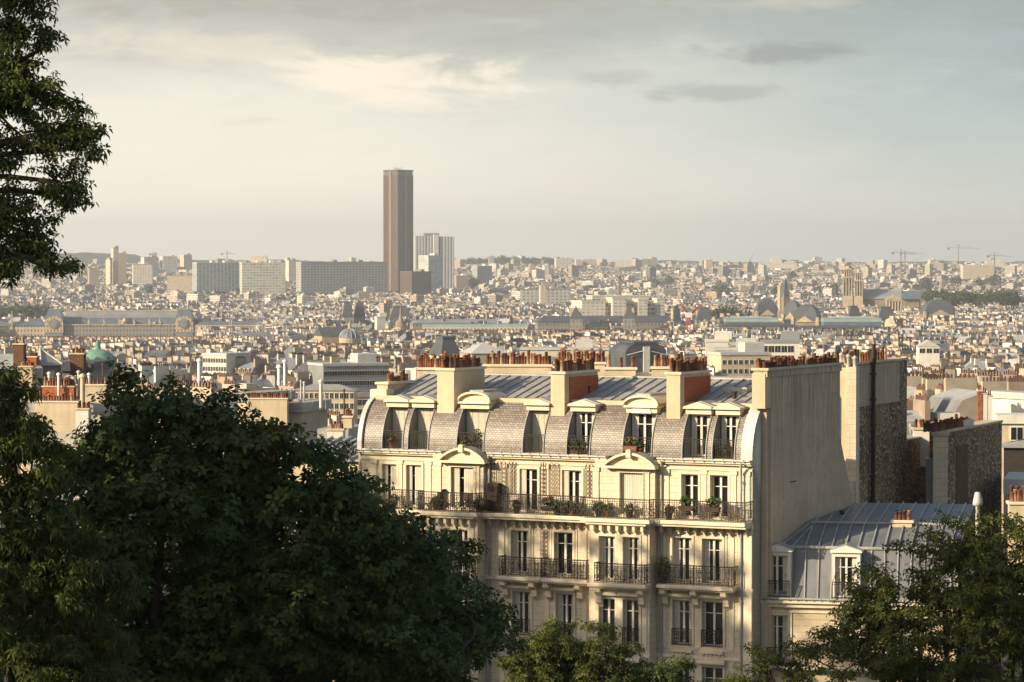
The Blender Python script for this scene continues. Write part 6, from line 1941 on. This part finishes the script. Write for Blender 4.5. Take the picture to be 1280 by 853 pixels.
def stk(label, px0, px1, pt, pb, Y, m, n, rows=2, sink=2, kinds=(0, 0, 1, 3)):
    o = wall_stack(label, px0, px1, pt, pb, Y, m, n, rows=rows, sink=sink, kinds=kinds, th=1.2)
    o['group'] = G3
    return o
stk('tall narrow brown chimney tower at the left edge', 18, 31, 431, 452, 302, 'brick_brown', 2, kinds=(3,))
stk('chimney with red pots above the gable block', 26, 42, 459, 470, 289, 'gable_render', 5, kinds=(2, 0))
stk('red potted chimney behind the hipped roof', 36, 47, 447, 455, 299, 'brick', 4, kinds=(2, 0))
stk('short dark chimney with two pots right of the hipped roof', 89, 106, 443, 450, 303, 'brick_brown', 4, kinds=(0,))
stk('orange brick chimney block with many flues, lower left', 54, 94, 484, 500, 280, 'brick', 11, kinds=(0, 1, 3))
stk('long cream parapet with a row of brown pots, lower left', 44, 99, 503, 512, 276, 'render_cream', 15, 1, kinds=(0, 1))
stk('cream wall with upright white flues and orange pots', 92, 134, 482, 496, 284, 'render_cream', 9, 1, kinds=(0, 1, 3))
stk('small white chimney with three red pots among the leaves', 96, 112, 512, 522, 262, 'render_white', 3, kinds=(0,))
stk('row of pots on the pale wall right of the white dish', 100, 132, 494, 502, 286, 'render_white', 8, 1)
r_, a, b, h, H = simple('flat_roof_block', 'pale flat roofed block under the chimney rows at left', 'house', 36, 150, 512, 560, 283, 'render_white', 'zinc_light', 8, R(4), extras=False)
r_, a, b, h, H = simple('grey_attic', 'dark grey attic slab under the slate pitched roof', 'attic', 84, 132, 462, 500, 306, 'slate', 'dark_roof', 8, R(-6), extras=False)
o = thing('satellite_dish', 'white round satellite dish among the left chimney pots', 'satellite dish', tuple(at(87, 478, 281)), R(15))
part('dish', MB().lathe([(.05, 0), (.25, .03), (.45, .1), (.6, .22), (.61, .24), (.45, .13), (.05, .03)], 20), 'steel_white', o).rotation_euler = (R(72), 0, 0)
part('bracket', MB().cyl((0, .1, 0), (0, .25, -1.2), .05, n=6), 'zinc', o)
def flue(label, px, pt, pb, Y, m='steel_white', r=.13):
    o = thing('flue_pipe', label, 'flue pipe', (xat(px, Y), Y, zat(pb, Y)), 0, 'upright flue pipes and masts')
    H = zat(pt, Y)-zat(pb, Y)
    part('pipe', MB().cyl((0, 0, 0), (0, 0, H), r, n=8), m, o); part('cowl', MB().lathe([(r*1.7, H), (r*1.5, H+r), (r*.2, H+r*1.8)], 8), m, o)
flue('white flue pipe left of the satellite dish', 73, 469, 500, 279); flue('white flue pipe near the left orange brick stack', 61, 468, 486, 280)
flue('grey flue pipe right of the satellite dish', 98, 466, 500, 280, 'zinc_light'); flue('tall white pipe standing out of the small white chimney', 103, 472, 512, 264, 'render_cream', .2)
flue('cream flue on the right wall of the left rooftops', 111, 469, 484, 286); flue('thin brown mast right of the left rooftops', 128, 455, 498, 288, 'brick_brown', .06)
flue('tall white pipe rising above the big tree', 249, 452, 500, 480, 'steel_white', .3)
flue('fat white flue pair above the orange pots, left one', 349, 460, 482, 340, 'steel_white', .22); flue('fat white flue pair above the orange pots, right one', 356, 453, 482, 342, 'steel_white', .18)
flue('slim white mast right of the orange pots', 376, 477, 512, 300, 'zinc_light', .08); flue('white mast in the middle of the antennas', 380, 479, 512, 302, 'zinc_light', .1)
flue('white flue at the right end of the grey roof wall', 401, 478, 510, 300, 'render_white', .16); flue('thin mast left of the main house', 430, 488, 560, 260, 'brick_brown', .07)
# centre left block with brick gable
r_, a, b, h, H = simple('brick_gable_house', 'house with dark brick flank and a row of orange pots, left of centre', 'house', 300, 362, 500, 560, 300, 'brick_brown', 'zinc', 7, R(-25), 'flat', extras=False, phrase='the dark brick flanked house')
part('rendered_gable', MB().box(-a-.05, -a-.004, -b, b, 40, h) if False else MB().box(-a, a*.1, -b-.05, -b-.004, 0, h-.1), 'gable_render', r_)
stk('row of bright orange pots on the dark brick house', 309, 360, 499, 505, 299, 'render_cream', 20, 2, kinds=(0, 0, 2))
r_, a, b, h, H = simple('grey_wall_house', 'grey rendered house with one small window left of the zinc roof', 'house', 362, 407, 512, 575, 300, 'gable_render', 'zinc', 8, R(-15), extras=False)
wins(r_, a, b, h, 1, 1, .8, .9, h-2.3, 0, x0=-a*.1, x1=a*.3)
ant_ = thing('roof_aerials', 'cluster of thin aerials and brackets on the grey rendered house', 'aerial', (xat(385, 300), 300, zat(512, 300)), 0)
rs = random.Random(3)
for k in range(7):
    x = rs.uniform(-1.7, 1.7); hh = rs.uniform(.8, 2.2)
    q = MB().cyl((x, 0, 0), (x, 0, hh), .03, n=4); q.cyl((x-.4, 0, hh*.8), (x+.4, 0, hh*.95), .02, n=4)
    part('aerial', q, 'zinc_light', ant_)
r_, a, b, h, H = simple('terrace_house', 'small house with a row of terracotta pots beside the main house', 'house', 405, 452, 548, 580, 230, 'render_cream', 'zinc', 6, R(-10), extras=False)
stk('terracotta potted parapet just left of the main house', 410, 430, 538, 548, 228, 'render_white', 7, 1, kinds=(2, 0))
stk('cream chimney in front of the pinkish block', 430, 441, 522, 548, 232, 'render_cream', 3, 1, kinds=(0,))
# zinc roof between the big tree and the house
root = thing('low_zinc_roof', 'low zinc roof with wide seams between the big tree and the main house', 'roof', (xat(420, 196), 196, 0), R(-8))
z0, z1 = zat(577, 193), zat(549, 199)
part('roof', MB().add([(-3.2, -3, z0), (2.4, -3, z0), (2.4, 4, z1), (-1.5, 4, z1)], [(0, 1, 2, 3)]), 'zinc_light', root)
sm_ = MB()
for k in range(9):
    x = -3+k*.62; sm_.add([(x, -3, z0), (x+.1, -3, z0), (x+.1, -3, z0+.14), (x, -3, z0+.14), (x+1.3, 4, z1), (x+1.4, 4, z1), (x+1.4, 4, z1+.14), (x+1.3, 4, z1+.14)], [(0,1,2,3),(0,3,7,4),(3,2,6,7),(1,5,6,2)])
part('seams', sm_, 'zinc', root)
part('wall', MB().box(-3.2, 2.4, -2.9, 3.5, 44, z0-.2), 'render_cream', root)
# ------------------------------------------------------------ trees of the park slope
def leafmat(name, c0, c1, trans=.30):
    m = bpy.data.materials.new(name); m.use_nodes = True; MATS[name] = m
    t = m.node_tree; p = t.nodes['Principled BSDF']
    at_ = t.nodes.new('ShaderNodeAttribute'); at_.attribute_name = 'tint'
    mx = t.nodes.new('ShaderNodeMix'); mx.data_type = 'RGBA'
    mx.inputs[6].default_value = (*c0, 1); mx.inputs[7].default_value = (*c1, 1)
    t.links.new(at_.outputs['Fac'], mx.inputs[0])
    t.links.new(mx.outputs[2], p.inputs['Base Color'])
    p.inputs['Roughness'].default_value = .6; p.inputs['Specular IOR Level'].default_value = .25
    tr = t.nodes.new('ShaderNodeBsdfTranslucent'); t.links.new(mx.outputs[2], tr.inputs['Color'])
    ms = t.nodes.new('ShaderNodeMixShader'); ms.inputs[0].default_value = trans
    t.links.new(p.outputs[0], ms.inputs[1]); t.links.new(tr.outputs[0], ms.inputs[2])
    t.links.new(ms.outputs[0], t.nodes['Material Output'].inputs['Surface'])
leafmat('leaf_dark', (.035, .058, .014), (.11, .145, .038))
leafmat('leaf_bright', (.04, .058, .012), (.15, .16, .028), .4)
leafmat('leaf_front', (.04, .062, .014), (.12, .14, .03), .35)
mat('bark', (.06, .045, .032), .95, var=.4, scale=3)

def foliage(centers, rad, nros, leaf, seed, droop=.5, leaflets=5, slim=.42):
    """rosettes of leaflets scattered in the clumps; returns a mesh's arrays"""
    g = np.random.default_rng(seed)
    nc = len(centers)
    per = np.maximum(3, (nros*(rad/rad.mean())**2).astype(int))
    ci = np.repeat(np.arange(nc), per); n = len(ci)
    d = g.normal(size=(n, 3)); d /= np.linalg.norm(d, axis=1)[:, None]
    d[:, 2] = np.abs(d[:, 2])*.8+d[:, 2]*.2
    r = rad[ci]*(g.random(n)**.45)
    p = centers[ci]+d*r[:, None]
    # stalk direction of each rosette: outward and up
    axis = d*.8+g.normal(size=(n, 3))*.45+np.array([0, 0, .5]); axis /= np.linalg.norm(axis, axis=1)[:, None]
    s1 = np.cross(axis, g.normal(size=(n, 3))); s1 /= np.linalg.norm(s1, axis=1)[:, None]; s2 = np.cross(axis, s1)
    Vv = []; tint = []
    size = leaf*g.uniform(.7, 1.25, n)
    tn = np.clip(g.normal(.4, .25, n)+(g.random(nc)[ci]-.5)*.5, 0, 1)
    for k in range(leaflets):
        a = 2*math.pi*k/leaflets+g.uniform(-.35, .35, n)
        u = (s1*np.cos(a)[:, None]+s2*np.sin(a)[:, None])
        u = u-axis*g.uniform(-.15, droop, n)[:, None]; u /= np.linalg.norm(u, axis=1)[:, None]
        L_ = (size*g.uniform(.7, 1.15, n))[:, None]
        side = np.cross(u, axis); side /= np.linalg.norm(side, axis=1)[:, None]
        b0 = p+u*L_*.12
        tip = p+u*L_*1.1+np.array([0, 0, -1])*L_*.28*droop
        mid = p+u*L_*.62+axis*L_*.06
        Vv.append(np.stack([b0, mid+side*L_*slim*.5, tip, mid-side*L_*slim*.5], 1)); tint.append(np.clip(tn+g.normal(0, .1, n), 0, 1))
    Vv = np.concatenate(Vv).reshape(-1, 3); tint = np.concatenate(tint)
    return Vv, np.arange(len(Vv)).reshape(-1, 4), tint
def foliage_mesh(name, arr, m):
    v, f, t_ = arr
    me = npmesh(name, v, f, m)
    a = me.attributes.new('tint', 'FLOAT', 'FACE'); a.data.foreach_set('value', t_.astype(np.float32))
    return me
def limb(m, p0, p1, r0, r1, seg=5, wob=.12, rs=random):
    p0 = Vector(p0); p1 = Vector(p1); ln = (p1-p0).length; pr = p0
    for i in range(1, seg+1):
        t = i/seg
        q = p0.lerp(p1, t)+(Vector((rs.uniform(-1, 1), rs.uniform(-1, 1), rs.uniform(-.3, .6)))*wob*ln*math.sin(math.pi*t)*.5 if i < seg else Vector())
        m.cyl(pr, q, r0+(r1-r0)*(i-1)/seg, r0+(r1-r0)*t, n=7, cap=False)
        pr = q
def make_tree(name, label, Y, ells, n_cl, rad, nros, leaf, m, trunk_px, seed, base=None, inner=.25, group=None, extra=None, droop=.5, leaflets=5, slim=.42, trunk_r=.35, deep=1.0, fork_at=None):
    """ells: (px, py, rx, ry) ellipses of the crown, with depth like their width; trunk foot at trunk_px"""
    g = np.random.default_rng(seed)
    u = Y/F
    cen = []; rr = []
    tot = sum(e[2]*e[3] for e in ells)
    for e in ells:
        k = max(3, int(n_cl*e[2]*e[3]/tot))
        c0 = np.array(at(e[0], e[1], Y+(e[4] if len(e) > 4 else 0)))
        d = g.normal(size=(k, 3)); d /= np.linalg.norm(d, axis=1)[:, None]
        s_ = np.where(g.random(k) < inner, g.random(k)*.7, g.uniform(.72, 1.02, k))
        cen.append(c0+d*s_[:, None]*np.array([e[2]*u, e[2]*u*.85*deep, e[3]*u])); rr.append(rad*g.uniform(.6, 1.35, k))
    cen = np.concatenate(cen); rr = np.concatenate(rr)
    x0 = xat(trunk_px, Y); gz = base if base is not None else ground(Y)
    root = thing(name, label, 'tree', (x0, Y, gz), 0, group)
    off = np.array([x0, Y, gz])
    cr = link('crown', foliage_mesh('crown', foliage(cen-off, rr, nros, leaf, seed+1, droop, leaflets, slim), m), root)
    tm = MB()
    zc = float(np.mean([c[2] for c in cen]))-gz; cx = float(np.mean(cen[:, 0]))-x0; cy = float(np.mean(cen[:, 1]))-Y
    fork = (cx*.4, cy*.4, zc*.55)
    if fork_at: fork = tuple(Vector(fork_at)-Vector(off))
    limb(tm, (0, 0, -.6), fork, trunk_r, trunk_r*.7, 5, .05)
    part('trunk', tm, 'bark', root)
    bm_ = MB(); rs = random.Random(seed)
    for e in ells:
        c0 = at(e[0], e[1], Y+(e[4] if len(e) > 4 else 0))-Vector(off)
        limb(bm_, fork, c0, trunk_r*.42, trunk_r*.14, 6, .15, rs)
        for q in range(7):
            c1 = Vector(cen[rs.randrange(len(cen))]-off)
            if (c1-c0).length < max(e[2], e[3])*u*1.5: limb(bm_, c0, c1, trunk_r*.12, .012, 4, .15, rs)
    for q in range(int(n_cl*.25)):
        c1 = Vector(cen[rs.randrange(len(cen))]-off)
        e = min(ells, key=lambda e: (at(e[0], e[1], Y)-Vector(off)-c1).length)
        limb(bm_, at(e[0], e[1], Y)-Vector(off), c1, trunk_r*.09, .01, 4, .2, rs)
    part('branches', bm_, 'bark', root)
    return root
make_tree('chestnut_tree', 'huge dark green tree that fills the lower left', 60,
          [(180, 530, 52, 76), (215, 590, 95, 75), (284, 560, 44, 78), (120, 590, 70, 75), (345, 600, 70, 62), (270, 690, 150, 130), (400, 690, 105, 95), (470, 730, 90, 88), (545, 770, 72, 80, 3), (150, 720, 120, 130), (380, 800, 160, 90), (520, 840, 110, 70), (590, 800, 48, 60, 4), (200, 860, 160, 60), (300, 800, 130, 110), (430, 830, 120, 80, 3)],
          900, .52, 27, .155, 'leaf_dark', 300, 21, slim=.58, droop=.35, inner=.42, trunk_r=.4)
make_tree('chestnut_tree', 'small sprig-topped tree against the low zinc roof and main house', 66,
          [(418, 600, 22, 42), (448, 632, 26, 34), (400, 640, 40, 40), (480, 690, 36, 40), (555, 705, 38, 42), (510, 720, 50, 50)],
          90, .34, 17, .14, 'leaf_dark', 440, 31, trunk_r=.2)
make_tree('ash_tree', 'lighter feathery tree at the left edge in front of the dark one', 42,
          [(8, 520, 40, 66), (40, 600, 55, 70), (60, 690, 75, 80), (20, 760, 90, 90), (100, 770, 70, 65), (-30, 640, 80, 120), (80, 840, 110, 60), (2, 478, 16, 22)],
          300, .26, 32, .11, 'leaf_front', 20, 41, droop=.9, leaflets=6, slim=.32, trunk_r=.2)
make_tree('bright_tree', 'broad tree with sunlit yellow-green rim at the lower right', 74,
          [(1180, 760, 130, 105), (1110, 790, 85, 75), (1250, 720, 70, 75), (1200, 700, 60, 52), (1085, 765, 42, 42), (1290, 690, 60, 60), (1150, 840, 160, 60), (1270, 800, 90, 80)],
          430, .42, 24, .125, 'leaf_bright', 1170, 51, inner=.35, trunk_r=.3)
make_tree('bright_tree', 'loose young tree with bare twigs in front of the annex balcony', 80,
          [(960, 830, 48, 26), (1010, 820, 40, 30), (1000, 850, 70, 26), (930, 850, 40, 20)],
          62, .28, 11, .12, 'leaf_bright', 1000, 61, inner=.5, trunk_r=.1)
make_tree('round_tree', 'rounded bush-like tree below the middle of the main house', 100,
          [(725, 818, 62, 45), (690, 835, 50, 40), (760, 840, 50, 34), (655, 830, 28, 34), (720, 860, 90, 30)],
          210, .42, 22, .15, 'leaf_bright', 715, 71, inner=.3, trunk_r=.25)
make_tree('round_tree', 'small dark low tree right of the rounded one', 104,
          [(832, 846, 36, 24), (800, 852, 30, 24), (870, 858, 30, 16)],
          60, .36, 18, .14, 'leaf_dark', 830, 81, trunk_r=.2)
make_tree('drooping_tree', 'dark overhanging tree at the top left against the sky', 35,
          [(20, 40, 48, 60), (-20, 120, 75, 90), (40, 120, 42, 34), (88, 160, 34, 34), (100, 185, 22, 26), (62, 180, 34, 26), (75, 228, 30, 30), (88, 250, 18, 20), (10, 210, 22, 22), (30, 290, 50, 40), (5, 260, 32, 30), (62, 335, 26, 14), (-20, 320, 60, 34), (55, 60, 16, 24), (20, -20, 60, 40), (-10, 345, 40, 14), (86, 338, 10, 8)],
          580, .16, 12, .075, 'leaf_front', -330, 91, base=ground(35), inner=.3, droop=.9, leaflets=4, slim=.42, trunk_r=.16, deep=.8, fork_at=tuple(at(-260, 210, 35)))
# trees beyond the left edge of the view, which keep the near crowns in shade
def side_tree(x, y, top, r, seed):
    gz = ground(y)
    g = np.random.default_rng(seed); n = 220
    d = g.normal(size=(n, 3)); d /= np.linalg.norm(d, axis=1)[:, None]
    c = d*g.uniform(.3, 1, n)[:, None]*np.array([r, r, (top-gz)*.40])+np.array([0, 0, (top-gz)*.60])
    o = thing('park_tree', 'tall park tree beyond the left edge of the view', 'tree', (x, y, gz), 0, 'park trees beyond the left edge')
    link('crown', foliage_mesh('crown', foliage(c, np.full(n, r*.2), 30, .34, seed, .5, 5, .5), 'leaf_dark'), o)
    t_ = MB(); limb(t_, (0, 0, -.5), (0, 0, (top-gz)*.6), .4, .2, 4, .03); part('trunk', t_, 'bark', o)
side_tree(-17, 50, 90, 5.5, 101); side_tree(-26, 57, 92, 6.5, 102); side_tree(-20, 40, 92, 5.5, 103); side_tree(-33, 47, 96, 7, 104); side_tree(-14, 33, 90, 4, 105); side_tree(-18, 64, 86, 4.5, 106)
# trees that shade the foot of the main house
for i, (x, y, top) in enumerate(((-46, 147, 88), (-38, 141, 84.5), (-32, 137, 83), (-28.5, 131, 82), (-38, 129, 87), (-46, 122, 90), (-40, 150, 83), (-52, 134, 90), (-26, 127, 80), (-33, 122, 85), (-30, 135.5, 82), (-35, 132.5, 84), (-41, 136, 85))):
    side_tree(x, y, top, 6, 120+i)
# ------------------------------------------------------------ the air
def haze():
    m = bpy.data.materials.new('haze'); m.use_nodes = True
    t = m.node_tree; t.nodes.clear()
    o = t.nodes.new('ShaderNodeOutputMaterial'); v = t.nodes.new('ShaderNodeVolumePrincipled')
    v.inputs['Color'].default_value = (0.90, 0.94, 0.98, 1)
    v.inputs['Density'].default_value = HAZE
    v.inputs['Anisotropy'].default_value = 0.25
    t.links.new(v.outputs[0], o.inputs['Volume'])
    me = MB().box(-5200, 5200, -120, 15400, -6, 262).mesh('haze', m)
    h = link('haze', me); h['kind'] = 'stuff'
    h['label'] = 'thin pale morning haze over the city'
HAZE = 7.5e-5
haze()
